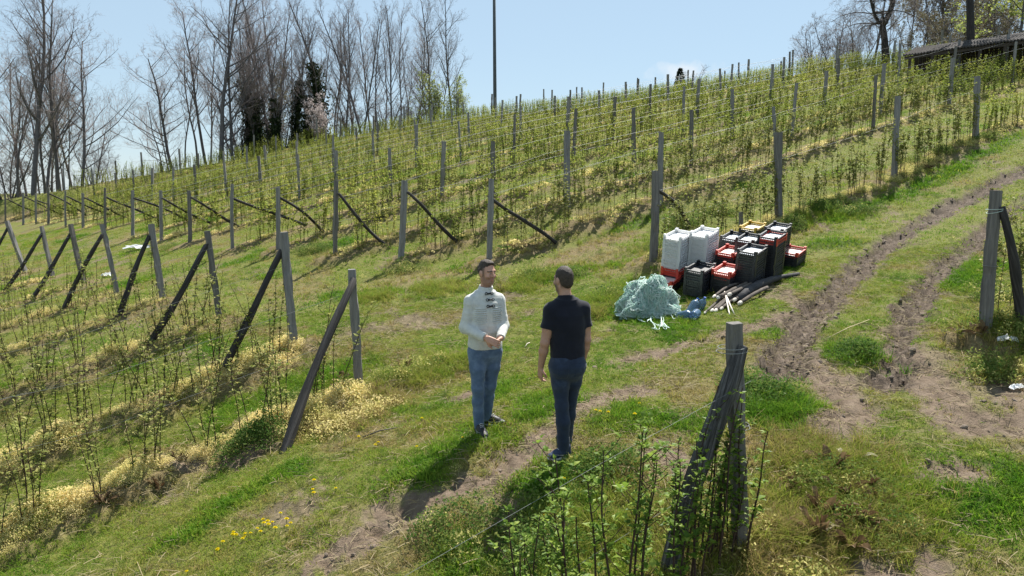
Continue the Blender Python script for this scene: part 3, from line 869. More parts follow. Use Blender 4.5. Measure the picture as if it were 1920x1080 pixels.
def cane_geo(seed, H, leaf, per, start, gap, lean=.06, r0=.006, spray=.02, side=0):
    r = np.random.default_rng(seed); n = 12; t = np.linspace(0, 1, n)
    ph = r.random(2) * 6.28; le = r.normal(size=2) * lean
    zig = .012 * H
    P = np.stack([le[0] * t ** 1.6 * H + zig * np.sin(t * 9 + ph[0]) * t, le[1] * t ** 1.6 * H + zig * np.sin(t * 8 + ph[1]) * t, t * H - .03], 1)
    SV, SF = tube_arr(P, r0 * (1 - .65 * t), 5)
    SV = list(SV); SF = [tuple(f) for f in SF]
    V = []; F = []
    def cluster(p, m, q):
        for j in range(m):
            a = r.random() * 6.283; e = .25 + r.random() * .9
            d = np.array([math.cos(a) * math.cos(e), math.sin(a) * math.cos(e), math.sin(e)])
            L_ = leaf * q * (.6 + .7 * r.random())
            base = p + d * spray * r.random() * 2
            leaf_shape(base, d, np.array([0, 0, 1.0]), L_, V, F)
            if r.random() < .75:
                for sg in (1, -1):
                    s = np.cross(d, [0, 0, 1.]); s /= np.linalg.norm(s) + 1e-9
                    d2 = d * .45 + sg * s * .8; d2 /= np.linalg.norm(d2)
                    leaf_shape(base, d2, np.array([0, 0, 1.0]), L_ * .8, V, F)
    z = start * H
    while z < H * 1.01:
        u = min(z / H, 1); p = np.array([np.interp(u, t, P[:, i]) for i in range(3)])
        cluster(p, int(per * (.4 + .9 * r.random()) + .5), .7 + .5 * math.sin(u * 3.0))
        if side and r.random() < side:
            a = r.random() * 6.28; d = np.array([math.cos(a), math.sin(a), .9]); L_ = .07 + .12 * r.random()
            q = p + d / np.linalg.norm(d) * L_
            sv, sf = tube_arr([p, (p + q) / 2 + [0, 0, -.01], q], .0025, 4); k = len(SV)
            SV += list(sv); SF += [tuple(i + k for i in f) for f in sf]
            cluster((p + q) / 2, 1, .9); cluster(q, 2, 1.0)
        z += gap * (.6 + .8 * r.random())
    return (SV, SF), (V, F)

def cane_pair(nm, seed, mats, twin=0, **kw):
    (sv, sf), (lv, lf) = cane_geo(seed, **kw)
    if twin:                                             # a second stem from the same root
        (s2, f2), (l2, g2) = cane_geo(seed + 60, **dict(kw, H=kw['H'] * .85)); o = np.array([twin, twin * .4, 0])
        sf = sf + [tuple(i + len(sv) for i in f) for f in f2]; lf = lf + [tuple(i + len(lv) for i in f) for f in g2]
        sv = np.concatenate([np.array(sv), np.array(s2) + o]); lv = np.concatenate([np.array(lv), np.array(l2) + o])
    return mesh(nm + '_stem', sv, sf, [mats[0]], True), mesh(nm + '_leaves', lv, lf, [mats[1]])

NEARV = [cane_pair(f'near_cane_{i}', 500 + i, (M_CANE, M_LEAFN), .08, H=1.02 + .14 * (i % 4), leaf=.050, per=2.7, start=.25, gap=.065, r0=.0105, side=.4, lean=.05) for i in range(7)]
LOWV = [cane_pair(f'sparse_cane_{i}', 520 + i, (M_CANE, M_LEAFA), .11, H=1.15 + .12 * (i % 4), leaf=.050, per=2.3, start=.10, gap=.072, lean=.15, r0=.0078, side=.2) for i in range(9)]
ROADV = [cane_pair(f'road_cane_{i}', 540 + i, (M_CANEG, M_LEAFA), .10, H=1.15 + .12 * (i % 4), leaf=.06, per=2.6, start=.25, gap=.07, lean=.08, r0=.006, side=.3) for i in range(8)]

def plant(nm, pair, x, y, z, rz, tilt, sc, label, group):
    e = empty(nm, (x, y, z), label, 'raspberry cane', group)
    e.rotation_euler = (tilt[0], tilt[1], rz); e.scale = (sc, sc, sc)
    link('stem', pair[0], e); link('leaves', pair[1], e)

cr = np.random.default_rng(8)
COUNT = [0]
def plant_row(kind, k, a, b, gap, vars_, label, group, s0=.4, smax=99, jit=.07):
    L_ = min(np.linalg.norm(b - a), smax); u = (b - a) / np.linalg.norm(b - a); s = s0
    while s < L_:
        p = a + u * s + cr.normal(size=2) * jit
        q = abs(p[0]) < .665 * p[1] + .3
        if q:
            plant('raspberry_cane', vars_[int(cr.integers(0, len(vars_)))], p[0], p[1], float(gz(p[0], p[1])[0]) - .01, cr.random() * 6.28, cr.normal(size=2) * .05, .85 + .3 * cr.random(), label, group)
            COUNT[0] += 1
        s += gap * (.5 + cr.random())
DONE = []
for kind, k, pl in ROWLINES:
    if kind == 'near':
        plant_row(kind, k, pl[0], pl[0] - U * 2.4, .165, NEARV, 'dark leafy raspberry cane in the short row by the nearest post', 'leafy canes by the nearest post', .05, 99, .07)
        for i in range(4):
            q = F_B - U * (.16 + .10 * i) + NRM * (.10 - .03 * (i % 3))
            plant('raspberry_cane', NEARV[i % 7], q[0], q[1], float(gz(q[0], q[1])[0]) - .02, i * 1.1, (.05, -.06), .80 + .05 * (i % 4), 'leafy shoot growing up around the foot of the nearest brace', 'shoots around the nearest brace')
    elif kind == 'right':
        plant_row(kind, k, pl[0], pl[1], .17, ROADV, 'raspberry cane at the right edge behind the tall track post', 'canes behind the tall track post', .25, 4)
    elif kind == 'lower' and k < 4:
        lab = ['thin sparsely budding cane in the withered weed strip by the near end post', 'thin sparsely budding cane in the second downhill row from the men', 'thin budding cane in the third downhill row from the men', 'thin budding cane in the fourth downhill row from the men'][k]
        plant_row(kind, k, pl[0], pl[1], [.22, .17, .19, .26][k], LOWV, lab, f'canes of the {ORD[k]} downhill row', .3, 12, .10); DONE.append((kind, k, 12))
    elif kind == 'upper' and k == 0:
        for a, b in zip(pl[:3], pl[1:4]):
            plant_row(kind, k, a, b, .21, ROADV, 'young green cane in the row behind the crates and track verge', 'canes of the row along the track', .2)
    elif kind == 'upper' and k == 1:
        plant_row(kind, k, pl[0], pl[1], .20, ROADV, 'young green cane in the second uphill row, behind the man in white', 'canes of the second uphill row', .5, 20); DONE.append((kind, k, 20))
print('cane things', COUNT[0])

def far_canes():
    vs = []
    for i in range(8):
        mb = MB(); r = np.random.default_rng(560 + i)
        for j in range(3):
            (sv, sf), (lv, lf) = cane_geo(570 + i * 5 + j, H=.98 + .28 * r.random(), leaf=.063, per=1.9, start=.2, gap=.07, lean=.12, r0=.007)
            off = np.array([r.normal() * .10, r.normal() * .08, 0])
            mb.add(np.array(sv) + off, sf, 0); mb.add(np.array(lv) + off, lf, 1)
        vs.append(mb.mesh(f'cane_clump_{i}', [M_CANEG, M_LEAFB]))
    ls = []
    for i in range(6):
        mb = MB()
        for j in range(2):
            (sv, sf), (lv, lf) = cane_geo(640 + i * 5 + j, H=1.1 + .1 * j, leaf=.042, per=1.5, start=.1, gap=.085, lean=.12, r0=.006)
            off = np.array([.12 * j, .05 * j, 0]); mb.add(np.array(sv) + off, sf, 0); mb.add(np.array(lv) + off, lf, 1)
        ls.append(mb.mesh(f'cane_sparse_{i}', [M_CANE, M_LEAFB]))
    X = []; I = []; T = []; S = []
    for kind, k, pl in ROWLINES:
        if kind in ('near', 'right'): continue
        a, b = pl[0], pl[-1]
        if kind == 'upper' and k == 0: a, b = pl[3], pl[5]
        s0 = next((d[2] for d in DONE if d[:2] == (kind, k)), .4)
        L_ = np.linalg.norm(b - a); u = (b - a) / L_
        g = .17 if kind == 'lower' else .21 if k < 4 else .17
        m = int(max(0, (L_ - s0) / g))
        s = s0 + (np.arange(m) + RNG.random(m)) * g
        p = a + s[:, None] * u + RNG.normal(size=(m, 2)) * .06
        dens = fbm(p[:, 0], p[:, 1], .8, 3, 97)
        keep = dens > .24; p = p[keep]; dens = dens[keep]; m = len(p)
        X.append(p); I.append(RNG.integers(0, 8, m) if kind != 'lower' else RNG.integers(8, 14, m))
        T.append(.45 + (fbm(p[:, 0], p[:, 1], .35, 3, 98) - .5) * .8 + RNG.normal(size=m) * .10); S.append((.84 + .26 * RNG.random(m)) * (.82 + .36 * dens))
    X = np.concatenate(X); n = len(X)
    print('far clumps', n)
    scatter('raspberry_canes', np.column_stack([X, gz(X[:, 0], X[:, 1])]), np.stack([RNG.normal(size=n) * .07, RNG.normal(size=n) * .07, RNG.random(n) * 6.28], 1), np.concatenate(S),
            np.clip(np.concatenate(T), .02, .98), vs + ls, 'leafing raspberry canes of the rows farther off', 'raspberry canes', np.concatenate(I))
far_canes()
# ------------------------------------------------------------------ bare trees on and beyond the crest
M_BARK = surf('tree_bark', [(.3, (.068, .064, .070)), (.6, (.125, .115, .118)), (.8, (.18, .165, .165))], 3, .9, .5, 12, stretch=(4, 4, 1))
M_BARKD = surf('dark_bark_old', [(.3, (.020, .018, .019)), (.6, (.042, .037, .036)), (.8, (.075, .066, .06))], 3, .9, .5, 12, stretch=(4, 4, 1))
M_TWIG = surf('twig', [(.3, (.15, .125, .125)), (.7, (.24, .20, .19))], 2, .9, 0)
M_TWIGR = surf('budding_twig', [(.3, (.24, .195, .185)), (.7, (.36, .29, .27))], 2, .9, 0)
M_IVY = leafmat('ivy_leaf', [(0, (.012, .022, .008)), (.6, (.03, .05, .018)), (1, (.06, .085, .03))], None, .2)
M_SPRING = leafmat('spring_leaf', [(0, (.16, .20, .05)), (.5, (.27, .32, .08)), (1, (.42, .44, .14))], None, .45, gain=1.1)
M_OLIVE = leafmat('olive_bud', [(0, (.13, .12, .06)), (1, (.24, .22, .11))], None, .4)
M_BLOSS = leafmat('blossom', [(0, (.55, .45, .43)), (1, (.75, .68, .66))], None, .4, gain=1)
M_FIR = leafmat('fir_needles', [(0, (.012, .025, .014)), (1, (.04, .06, .035))], None, .15)

class Tree:
    def __init__(s, seed): s.r = np.random.default_rng(seed); s.trunk = MB(); s.cV = []; s.cF = []; s.cn = 0; s.tips = []
    def branch(s, p, d, L_, rad, lvl, up, segs, wob):
        P = [np.array(p, float)]; d = np.array(d, float); d /= np.linalg.norm(d)
        for i in range(segs):
            d = d + s.r.normal(size=3) * wob + np.array([0, 0, up / segs]); d /= np.linalg.norm(d)
            P.append(P[-1] + d * L_ / segs)
        P = np.array(P); t = np.linspace(0, 1, segs + 1); rr = rad * (1 - t * .72)
        if lvl <= 1: s.trunk.tube(P, rr, 7 if lvl == 0 else 5, lvl == 0)
        else:
            V, F = tube_arr(P, rr, 3); s.cV.append(V); s.cF.append(F + s.cn); s.cn += len(V)
        return P, rr
    def grow(s, p, d, L_, rad, lvl, par):
        segs = (14, 7, 4, 3, 2)[lvl]
        P, rr = s.branch(p, d, L_, rad, lvl, par['up'][lvl], segs, par['wob'][lvl])
        if lvl >= par.get('maxl', 4):
            s.tips.append(P[-1]); s.tips.append(P[-2]); return
        n = par['n'][lvl]
        for i in range(n):
            u = par['start'][lvl] + (1 - par['start'][lvl]) * ((i + s.r.random()) / n)
            u = min(u, .995); k = u * segs; j = int(k); f = k - j
            q = P[j] * (1 - f) + P[min(j+1, segs)] * f
            ax = P[min(j+1, segs)] - P[j]; ax /= np.linalg.norm(ax)
            rv = s.r.normal(size=3); rv -= ax * (rv @ ax); rv /= np.linalg.norm(rv)
            ang = par['ang'][lvl] * (.75 + .5 * s.r.random())
            dd = ax * math.cos(ang) + rv * math.sin(ang)
            ll = L_ * par['len'][lvl] * (1.1 - par['fall'][lvl] * u) * (.65 + .6 * s.r.random())
            r2 = max(min(np.interp(k, range(segs + 1), rr) * .55, rad * .36), par['min'])
            s.grow(q, dd, ll, r2, lvl + 1, par)

def tree_meshes(nm, seed, H, rad, crown_mat, par=None, stems=1, lean=0.0, ivy=None, leaf=None, leafsz=.1, leafn=1, trunk_pts=None):
    pp = dict(up=(.25, .75, .5, .35, .2), wob=(.045, .10, .14, .18, .2), n=(19, 7, 5, 4), start=(.24, .22, .15, .1), ang=(.72, .70, .75, .8),
              len=(.40, .46, .5, .6), fall=(.72, .5, .4, .3), min=.0062, maxl=4)
    pp.update(par or {})
    t = Tree(seed)
    for k in range(stems):
        a = k * 6.28 / max(stems, 1) + t.r.random()
        d = np.array([math.cos(a) * .20 * (stems > 1) + lean, math.sin(a) * .16 * (stems > 1), 1])
        t.grow(np.array([.12 * k, .05 * k, -.6]), d, (H + .6) * (1 - .13 * k), rad * (1 - .12 * k), 0, pp)
    cV = np.concatenate(t.cV); cF = np.concatenate(t.cF)
    out = {'trunk': t.trunk.mesh(nm + '_trunk', [M_BARK], True), 'crown': mesh(nm + '_crown', cV, cF, [crown_mat])}
    if ivy:
        h0, h1, n = ivy; V = []; F = []
        T = np.concatenate(t.trunk.V[:stems]) if stems > 1 else t.trunk.V[0]
        for i in range(n):
            z = h0 + (h1 - h0) * t.r.random() ** 1.2
            c = T[np.argsort(np.abs(T[:, 2] - z))[:7]].mean(0); c[2] = z
            a = t.r.random() * 6.28; q = (.15 + abs(t.r.normal()) * .62) * (1.15 - .6 * (z - h0) / (h1 - h0)) * (.6 + .8 * vnoise(z * .9, a * .8, seed))
            p = c + [math.cos(a) * q, math.sin(a) * q, 0]; e = t.r.normal(size=3); e /= np.linalg.norm(e); g = np.cross(e, t.r.normal(size=3)); g /= np.linalg.norm(g)
            s = .12 * (.6 + .8 * t.r.random()); k = len(V); V += [p - e*s, p + g*s*.7, p + e*s, p - g*s*.7]; F.append((k, k+1, k+2, k+3))
        out['ivy'] = mesh(nm + '_ivy', V, np.array(F), [M_IVY])
    if leaf:
        tips = np.array(t.tips); V = []; F = []
        tips = tips[t.r.random(len(tips)) < leafn] if leafn < 1 else np.repeat(tips, int(leafn), 0)
        for p in tips:
            p = p + t.r.normal(size=3) * .10; e = t.r.normal(size=3); e /= np.linalg.norm(e); g = np.cross(e, t.r.normal(size=3)); g /= np.linalg.norm(g)
            s = leafsz * (.5 + t.r.random()); k = len(V); V += [p - e*s, p + g*s*.6, p + e*s, p - g*s*.6]; F.append((k, k+1, k+2, k+3))
        out['foliage'] = mesh(nm + '_foliage', V, np.array(F), [leaf])
    return out

def place_tree(name, ms, px, d, top_py, H, label, cat='tree', group=None, rz=0, base_py=None, stretch=1.0):
    a = ray(px, 340)[0]; x = a * d; z = tz(x, d) - .1
    Hh = ray(px, top_py)[1] * d - z; s = Hh / H
    e = empty(name, (x, d, z), label, cat, group, rz)
    e.scale = (s * stretch, s * stretch, s)
    for k, me in ms.items(): link(k, me, e)
    return e

UP = dict(ang=(.68, .68, .75, .8), up=(.25, .75, .5, .35, .2), len=(.36, .5, .5, .6))
WIDE = dict(ang=(1.0, .8, .8, .8), len=(.46, .5, .5, .6), start=(.16, .2, .15, .1), up=(.2, .55, .4, .3, .2), n=(20, 7, 5, 4))
TM = {
 'tall_a': tree_meshes('tall_a', 1, 15, .17, M_TWIG, UP), 'tall_b': tree_meshes('tall_b', 2, 15, .155, M_TWIG, UP, lean=.05),
 'tall_c': tree_meshes('tall_c', 3, 15, .14, M_TWIGR, dict(UP, start=(.38, .2, .15, .1))), 'wide_a': tree_meshes('wide_a', 4, 14, .20, M_TWIG, WIDE),
 'wide_b': tree_meshes('wide_b', 5, 12, .15, M_TWIGR, WIDE, lean=-.12), 'fork': tree_meshes('fork', 6, 14, .16, M_TWIG, dict(UP, n=(15, 7, 5, 4)), stems=2),
 'ivy_a': tree_meshes('ivy_a', 7, 15, .18, M_TWIG, UP, ivy=(.3, 8.6, 5200)), 'ivy_b': tree_meshes('ivy_b', 8, 14, .17, M_TWIG, UP, stems=2, ivy=(.2, 7.0, 6500)),
 'slim': tree_meshes('slim', 9, 12, .085, M_TWIGR, dict(n=(15, 5, 4, 3), len=(.28, .5, .5, .6))), 'slim_b': tree_meshes('slim_b', 10, 13, .10, M_TWIG, dict(n=(16, 5, 4, 3), start=(.4, .2, .15, .1), len=(.26, .5, .5, .6))),
 'budding': tree_meshes('budding', 11, 9, .12, M_TWIGR, dict(WIDE, n=(18, 6, 5, 4)), leaf=M_OLIVE, leafsz=.055, leafn=.6),
}
SHRUB = dict(n=(9, 6, 4, 3), start=(.08, .1, .1, .1), len=(.5, .55, .6, .6), ang=(.7, .7, .8, .8))
TM['shrub'] = tree_meshes('shrub', 12, 4.5, .06, M_TWIG, SHRUB, stems=4)
TM['shrub_green'] = tree_meshes('shrub_green', 13, 4.5, .06, M_TWIG, SHRUB, stems=4, leaf=M_SPRING, leafsz=.07, leafn=.5)
TM['shrub_blossom'] = tree_meshes('shrub_blossom', 14, 4.5, .06, M_TWIGR, SHRUB, stems=3, leaf=M_BLOSS, leafsz=.06, leafn=.6)
TM['green_tree'] = tree_meshes('green_tree', 15, 13, .2, M_TWIG, dict(WIDE, n=(20, 6, 5, 3), up=(.2, .1, .1, 0, 0)), leaf=M_SPRING, leafsz=.13, leafn=2)
TM['brush'] = tree_meshes('brush', 16, 8, .09, M_TWIGR, dict(n=(14, 7, 5, 3), start=(.1, .15, .1, .1), len=(.4, .5, .55, .6)), stems=3, leaf=M_OLIVE, leafsz=.07, leafn=.5)
GL, GM, GR = 'bare trees at the left end of the crest', 'bare trees in the long stand on the crest', 'trees behind the shed on the right'
TREES = [
 ('tall_a', 60, 58, -45, 'tallest bare tree of the left group, dark trunk leaning left', GL, 0.3, 1.2), ('fork', 82, 61, 45, 'bare tree forking low, just right of the leaning dark trunk', GL, 1.5, .9),
 ('wide_a', 112, 60, 10, 'broad bare tree with thick trunk in the middle of the left group', GL, 2.2, .8), ('wide_b', 150, 59, 62, 'bare tree with wide drooping twigs at the right of the left group', GL, 4.0, .95),
 ('slim', 128, 63, 150, 'slim bare sapling between two thicker trunks of the left group', GL, .6, 1), ('slim_b', 30, 63, 90, 'slim reddish bare tree at the far left edge', GL, 2.6, 1.3),
 ('slim', 8, 66, 210, 'small bare sapling in the far left corner', GL, 3.4, 1.3), ('budding', 95, 66, 190, 'small budding tree low among the left trunks', GL, 1, 1.0),
 ('tall_b', -30, 60, -30, 'bare tree cut by the left edge of the view', GL, 2.9, 1.2),
 ('wide_b', 330, 67, 112, 'low spreading bare tree at the left end of the long stand', GM, 0.4, 1.25), ('slim_b', 348, 70, 105, 'slim straight bare tree behind the low spreading one', GM, 1.9, 1),
 ('tall_c', 392, 68, 25, 'bare tree with reddish twigs left of the two tallest', GM, .8, 1.1), ('wide_a', 415, 66, -20, 'big bare tree with heavy ascending limbs in the long stand', GM, 3.6, 1.05),
 ('tall_a', 437, 67, 0, 'bare tree with dark straight trunk beside the heavy limbed one', GM, 4.6, .9), ('slim', 424, 71, 140, 'thin sapling between the two thick trunks', GM, 2, 1),
 ('ivy_b', 482, 69, 60, 'double stemmed bare tree thickly wrapped in dark ivy', GM, 1.0, .9), ('tall_b', 510, 70, -15, 'tall bare tree rising between the ivy covered ones', GM, 2.5, .85),
 ('tall_c', 535, 71, 0, 'tall reddish bare tree left of the darkest ivy trunk', GM, .2, .9), ('ivy_a', 558, 70, 40, 'bare tree with ivy halfway up, middle of the stand', GM, 2.1, .8),
 ('ivy_b', 582, 69, 70, 'darkest ivy smothered tree behind the pale blossom', GM, 3.7, .8), ('ivy_a', 606, 69, -5, 'tallest ivy clad tree just right of the pale blossom', GM, 5.1, .95),
 ('tall_b', 650, 71, 5, 'tall bare tree first to the right of the ivy', GM, 0.9, .85), ('fork', 683, 70, -10, 'forked bare tree with mossy trunk in the right half of the stand', GM, 2.8, .8),
 ('slim_b', 705, 73, 25, 'slender bare tree right of the mossy fork', GM, 3.3, 1), ('tall_a', 736, 71, 10, 'bare tree with evenly rounded top in the right half of the stand', GM, 1.2, .75),
 ('tall_c', 752, 73, 15, 'bare tree close behind the round topped one', GM, 4.4, .75), ('slim', 768, 73, 110, 'short slim tree low in the right half of the stand', GM, 5.6, 1),
 ('wide_a', 806, 71, -5, 'tall fan shaped bare tree second from the right end of the stand', GM, 5.2, .72), ('slim_b', 833, 73, 75, 'thin tree between the last two of the stand', GM, 1.1, 1),
 ('tall_b', 850, 71, 2, 'last bare tree at the right end of the long stand', GM, 3.9, .95),
 ('ivy_b', 524, 68, 70, 'ivy wrapped tree left of the darkest ivy trunk', GM, 4.1, .8), ('ivy_a', 468, 70, 50, 'first ivy covered trunk at the left of the dark middle', GM, .5, .85),
 ('tall_c', 462, 74, 45, 'faint bare tree behind the left edge of the ivy trunks', GM, 2.2, .9), ('tall_b', 523, 76, 25, 'faint bare tree behind the ivy trunks', GM, 5.2, .9), ('slim_b', 630, 75, 60, 'faint slim tree just right of the ivy trunks', GM, 1.2, 1.2),
 ('tall_a', 668, 77, 35, 'faint bare tree between the first tall one and the mossy fork', GM, 3.2, .8), ('slim', 720, 77, 70, 'faint slim tree left of the round topped one', GM, .7, 1.2), ('tall_c', 783, 76, 50, 'faint bare tree left of the fan shaped one', GM, 2.7, .8), ('slim_b', 372, 74, 80, 'faint slim tree behind the left end of the stand', GM, 4.4, 1.2), ('slim', 300, 72, 190, 'lowest sapling at the very left end of the stand', GM, 2.4, 1.6),
 ('slim', 45, 68, 140, 'faint sapling behind the leaning left trunk', GL, 5, 1.4), ('slim_b', 105, 68, 100, 'faint reddish tree behind the left group', GL, 4, 1.3), ('shrub', 20, 66, 270, 'leafless thicket low in the left corner', GL, 4, 1.6), ('shrub', 170, 66, 250, 'small leafless thicket right of the left group', GL, 1, 1.0),
 ('shrub_blossom', 600, 66, 192, 'pale blossoming shrub in front of the ivy trunks', GM, 1, .8), ('shrub_green', 822, 70, 160, 'greening shrub at the foot of the fan shaped tree', GM, 2, 1.2),
 ('shrub_green', 855, 70, 165, 'greening shrub at the right end of the stand', GM, 4, 1.0), ('shrub', 660, 72, 185, 'leafless thicket under the first trees right of the ivy', GM, 4.2, 1.5),
 ('shrub', 720, 72, 180, 'leafless thicket in the right half of the stand', GM, 0, 1.6), ('shrub', 775, 73, 182, 'leafless thicket near the fan shaped tree', GM, 5.3, 1.4), ('shrub', 540, 71, 200, 'leafless thicket among the ivy trunks', GM, 3.3, 1.4),
 ('brush', 500, 72, 130, 'brownish twiggy bush left of the darkest ivy', GM, 1.4, .9), ('shrub', 455, 70, 210, 'leafless thicket left of the first ivy tree', GM, 2.2, 1.4),
 ('shrub', 1300, 76, 140, 'tiny leafless bush on the crest beside the small conifer', None, 1, 1),
 ('shrub', 1525, 64, 62, 'grey leafless bush at the left end of the right hand trees', GR, 2, 1.3), ('shrub', 1560, 62, 38, 'taller grey bush left of the crooked tree', GR, 1, 1.2), ('shrub', 1590, 61, 50, 'grey bush under the drooping branches', GR, 4, 1.3),
 ('wide_b', 1622, 55, -70, 'bare leaning tree with hanging fine branches on the right', GR, 2.6, 1.1), ('slim', 1648, 58, 5, 'slim bare tree beside the crooked trunk', GR, 0, 1),
 ('tall_c', 1690, 60, -80, 'first bare tree between crooked trunk and shed', GR, 1, .8), ('slim_b', 1712, 57, -60, 'second bare tree between crooked trunk and shed', GR, 2, 1), ('tall_b', 1730, 58, -90, 'third bare tree between crooked trunk and shed', GR, 3, .7),
 ('tall_a', 1745, 60, -110, 'bare tree rising behind the left end of the shed', GR, .5, .8),
 ('brush', 1775, 52, 5, 'brown bush behind the middle of the shed roof', GR, 0, 1.3), ('brush', 1800, 56, -40, 'tall brown bush behind the middle of the shed roof', GR, 2.2, 1.2), ('brush', 1840, 52, -10, 'brown bush right of the thick trunk behind the shed', GR, 4.2, 1.1),
 ('brush', 1765, 60, -60, 'olive bush far behind the shed roof', GR, 5.2, 1.2), ('green_tree', 1885, 47, -120, 'tree with fresh yellow green leaves at the right edge', GR, 0, 1.0), ('green_tree', 1960, 52, -150, 'second leafing tree, beyond the right edge one', GR, 2, 1.0), ('brush', 1900, 56, -30, 'brown bush behind the leafing tree', GR, 3, 1.4),
 ('brush', 1700, 58, 40, 'low reddish bush at the left end of the shed', GR, 3, 1.0),
]
HT = {'tall_a': 15, 'tall_b': 15, 'tall_c': 15, 'wide_a': 14, 'wide_b': 12, 'fork': 14, 'ivy_a': 15, 'ivy_b': 14, 'slim': 12, 'slim_b': 13, 'budding': 9, 'shrub': 4.0, 'shrub_green': 4.0, 'shrub_blossom': 4.0, 'green_tree': 13, 'brush': 8}
for kd, px, d, top, lab, grp, rz, st in TREES:
    bush = kd.startswith('shrub') or kd == 'brush'
    place_tree('leafless_bush' if bush and kd in ('shrub', 'brush') else 'leafing_bush' if bush else 'leafing_tree' if kd == 'green_tree' else 'bare_tree', TM[kd], px, d, top, HT[kd], lab, 'bush' if bush else 'tree', grp, rz, None, st)

# the crooked tree with one heavy limb
bk_ = np.random.default_rng(61)
for i in range(10):
    px = 330 + i * 54 + bk_.normal() * 8; kd = ['slim', 'slim_b', 'tall_c', 'tall_b'][int(bk_.integers(0, 4))]
    place_tree('bare_tree', TM[kd], px, 78 + bk_.random() * 5, 30 + 60 * bk_.random() + (70 if px < 380 else 0), HT[kd], 'faint slim bare tree in the back rank of the long stand', 'tree', 'back rank of the long stand', bk_.random() * 6, None, .9)
for i in range(6):
    px = -10 + i * 30 + bk_.normal() * 6; kd = ['slim', 'slim_b', 'tall_c'][i % 3]
    place_tree('bare_tree', TM[kd], px, 70 + bk_.random() * 4, 90 + 80 * bk_.random(), HT[kd], 'faint slim bare tree in the back rank of the left group', 'tree', 'back rank of the left group', bk_.random() * 6, None, 1)
def crooked():
    t = Tree(51); d = 51.0
    pts = [(1664, 108), (1662, 75), (1658, 48), (1668, 25), (1672, 5), (1660, -20), (1655, -80)]
    a = ray(1664, 108); x0 = a[0] * d; z0 = tz(x0, d)
    P = np.array([[ray(*q)[0] * d - x0, .25 * math.sin(i), ray(*q)[1] * d - z0] for i, q in enumerate(pts)]); P[0, 2] = -.5
    t.trunk.tube(P, [.27, .20, .19, .17, .16, .15, .10], 9)
    limb = [(1659, 44), (1647, 41), (1638, 48), (1626, 30), (1612, -10), (1600, -60)]
    Q = np.array([[ray(*q)[0] * d - x0, -.2 - .25 * i, ray(*q)[1] * d - z0] for i, q in enumerate(limb)])
    t.trunk.tube(Q, [.14, .12, .11, .09, .08, .05], 7)
    s2 = [(1655, 44), (1657, 25), (1658, 18)]
    t.trunk.tube([[ray(*q)[0] * d - x0, .1, ray(*q)[1] * d - z0] for q in s2], [.11, .07, .02], 6)
    par = dict(up=(0, -.25, -.5, -.5, -.3), wob=(.05, .12, .16, .2, .2), n=(0, 7, 6, 5), start=(.1, .15, .1, .1), ang=(.7, .8, .8, .8), len=(.4, .5, .55, .6), fall=(.5, .4, .4, .3), min=.0062, maxl=4)
    for p in list(Q[2:]) * 3 + list(P[3:]) * 2:
        v = t.r.normal(size=3); v[2] = abs(v[2]) * .4 + .1; v[0] -= .5
        t.grow(p, v, 1.8 + 2 * t.r.random(), .045, 1, par)
    e = empty('bare_tree', (x0, d, z0), 'crooked old tree with one heavy bent limb, right of the hanging branches', 'tree', GR)
    link('trunk', t.trunk.mesh('crooked_trunk', [M_BARKD], True), e)
    link('crown', mesh('crooked_crown', np.concatenate(t.cV), np.concatenate(t.cF), [M_TWIG]), e)
crooked()
def thick_trunk():
    t = Tree(52); d = 43.0
    x0 = ray(1820, 80)[0] * d; z0 = tz(x0, d)
    P = np.array([[ray(px, py)[0] * d - x0, 0, ray(px, py)[1] * d - z0] for px, py in [(1822, 100), (1820, 60), (1819, 20), (1818, -40), (1815, -140), (1812, -260)]]); P[0, 2] = -.5
    t.trunk.tube(P, [.24, .185, .18, .17, .15, .08], 12)
    par = dict(up=(0, .5, .4, .3, .3), wob=(.05, .12, .16, .2, .2), n=(0, 7, 5, 4), start=(.1, .15, .1, .1), ang=(.7, .8, .8, .8), len=(.4, .5, .55, .6), fall=(.5, .4, .4, .3), min=.0062, maxl=4)
    for u in np.linspace(.55, 1, 14):
        p = np.array([np.interp(u, np.linspace(0, 1, 6), P[:, i]) for i in range(3)]); v = t.r.normal(size=3); v[2] = .7
        t.grow(p, v, 3.2, .09, 1, par)
    e = empty('bare_tree', (x0, d, z0), 'single very thick dark trunk rising behind the shed roof', 'tree', GR)
    link('trunk', t.trunk.mesh('thick_trunk', [M_BARKD], True), e); link('crown', mesh('thick_crown', np.concatenate(t.cV), np.concatenate(t.cF), [M_TWIG]), e)
thick_trunk()
def conifer():
    r = np.random.default_rng(5); d = 74.0; x0 = ray(1275, 150)[0] * d; z0 = tz(x0, d); H = ray(1275, 128)[1] * d - z0
    mb = MB(); mb.tube([[0, 0, -.3], [0, 0, H * .95]], [.09, .02], 6); V = []; F = []
    for i in range(900):
        u = r.random() ** .8; a = r.random() * 6.28; q = (1 - u) * 1.0 * (.4 + .6 * r.random()) + .1
        p = np.array([q * math.cos(a), q * math.sin(a), H * (.12 + .88 * u)]); e = np.array([math.cos(a), math.sin(a), -.3 + r.normal() * .3]); g = np.cross(e, r.normal(size=3)); g /= np.linalg.norm(g); s = .14; k = len(V)
        V += [p - e*s, p + g*s*.4, p + e*s, p - g*s*.4]; F.append((k, k+1, k+2, k+3))
    e = empty('small_conifer', (x0, d, z0), 'small dark conifer peeking over the crest under the cloud', 'tree')
    link('trunk', mb.mesh('conifer_trunk', [M_BARK]), e); link('foliage', mesh('conifer_foliage', V, np.array(F), [M_FIR]), e)
conifer()

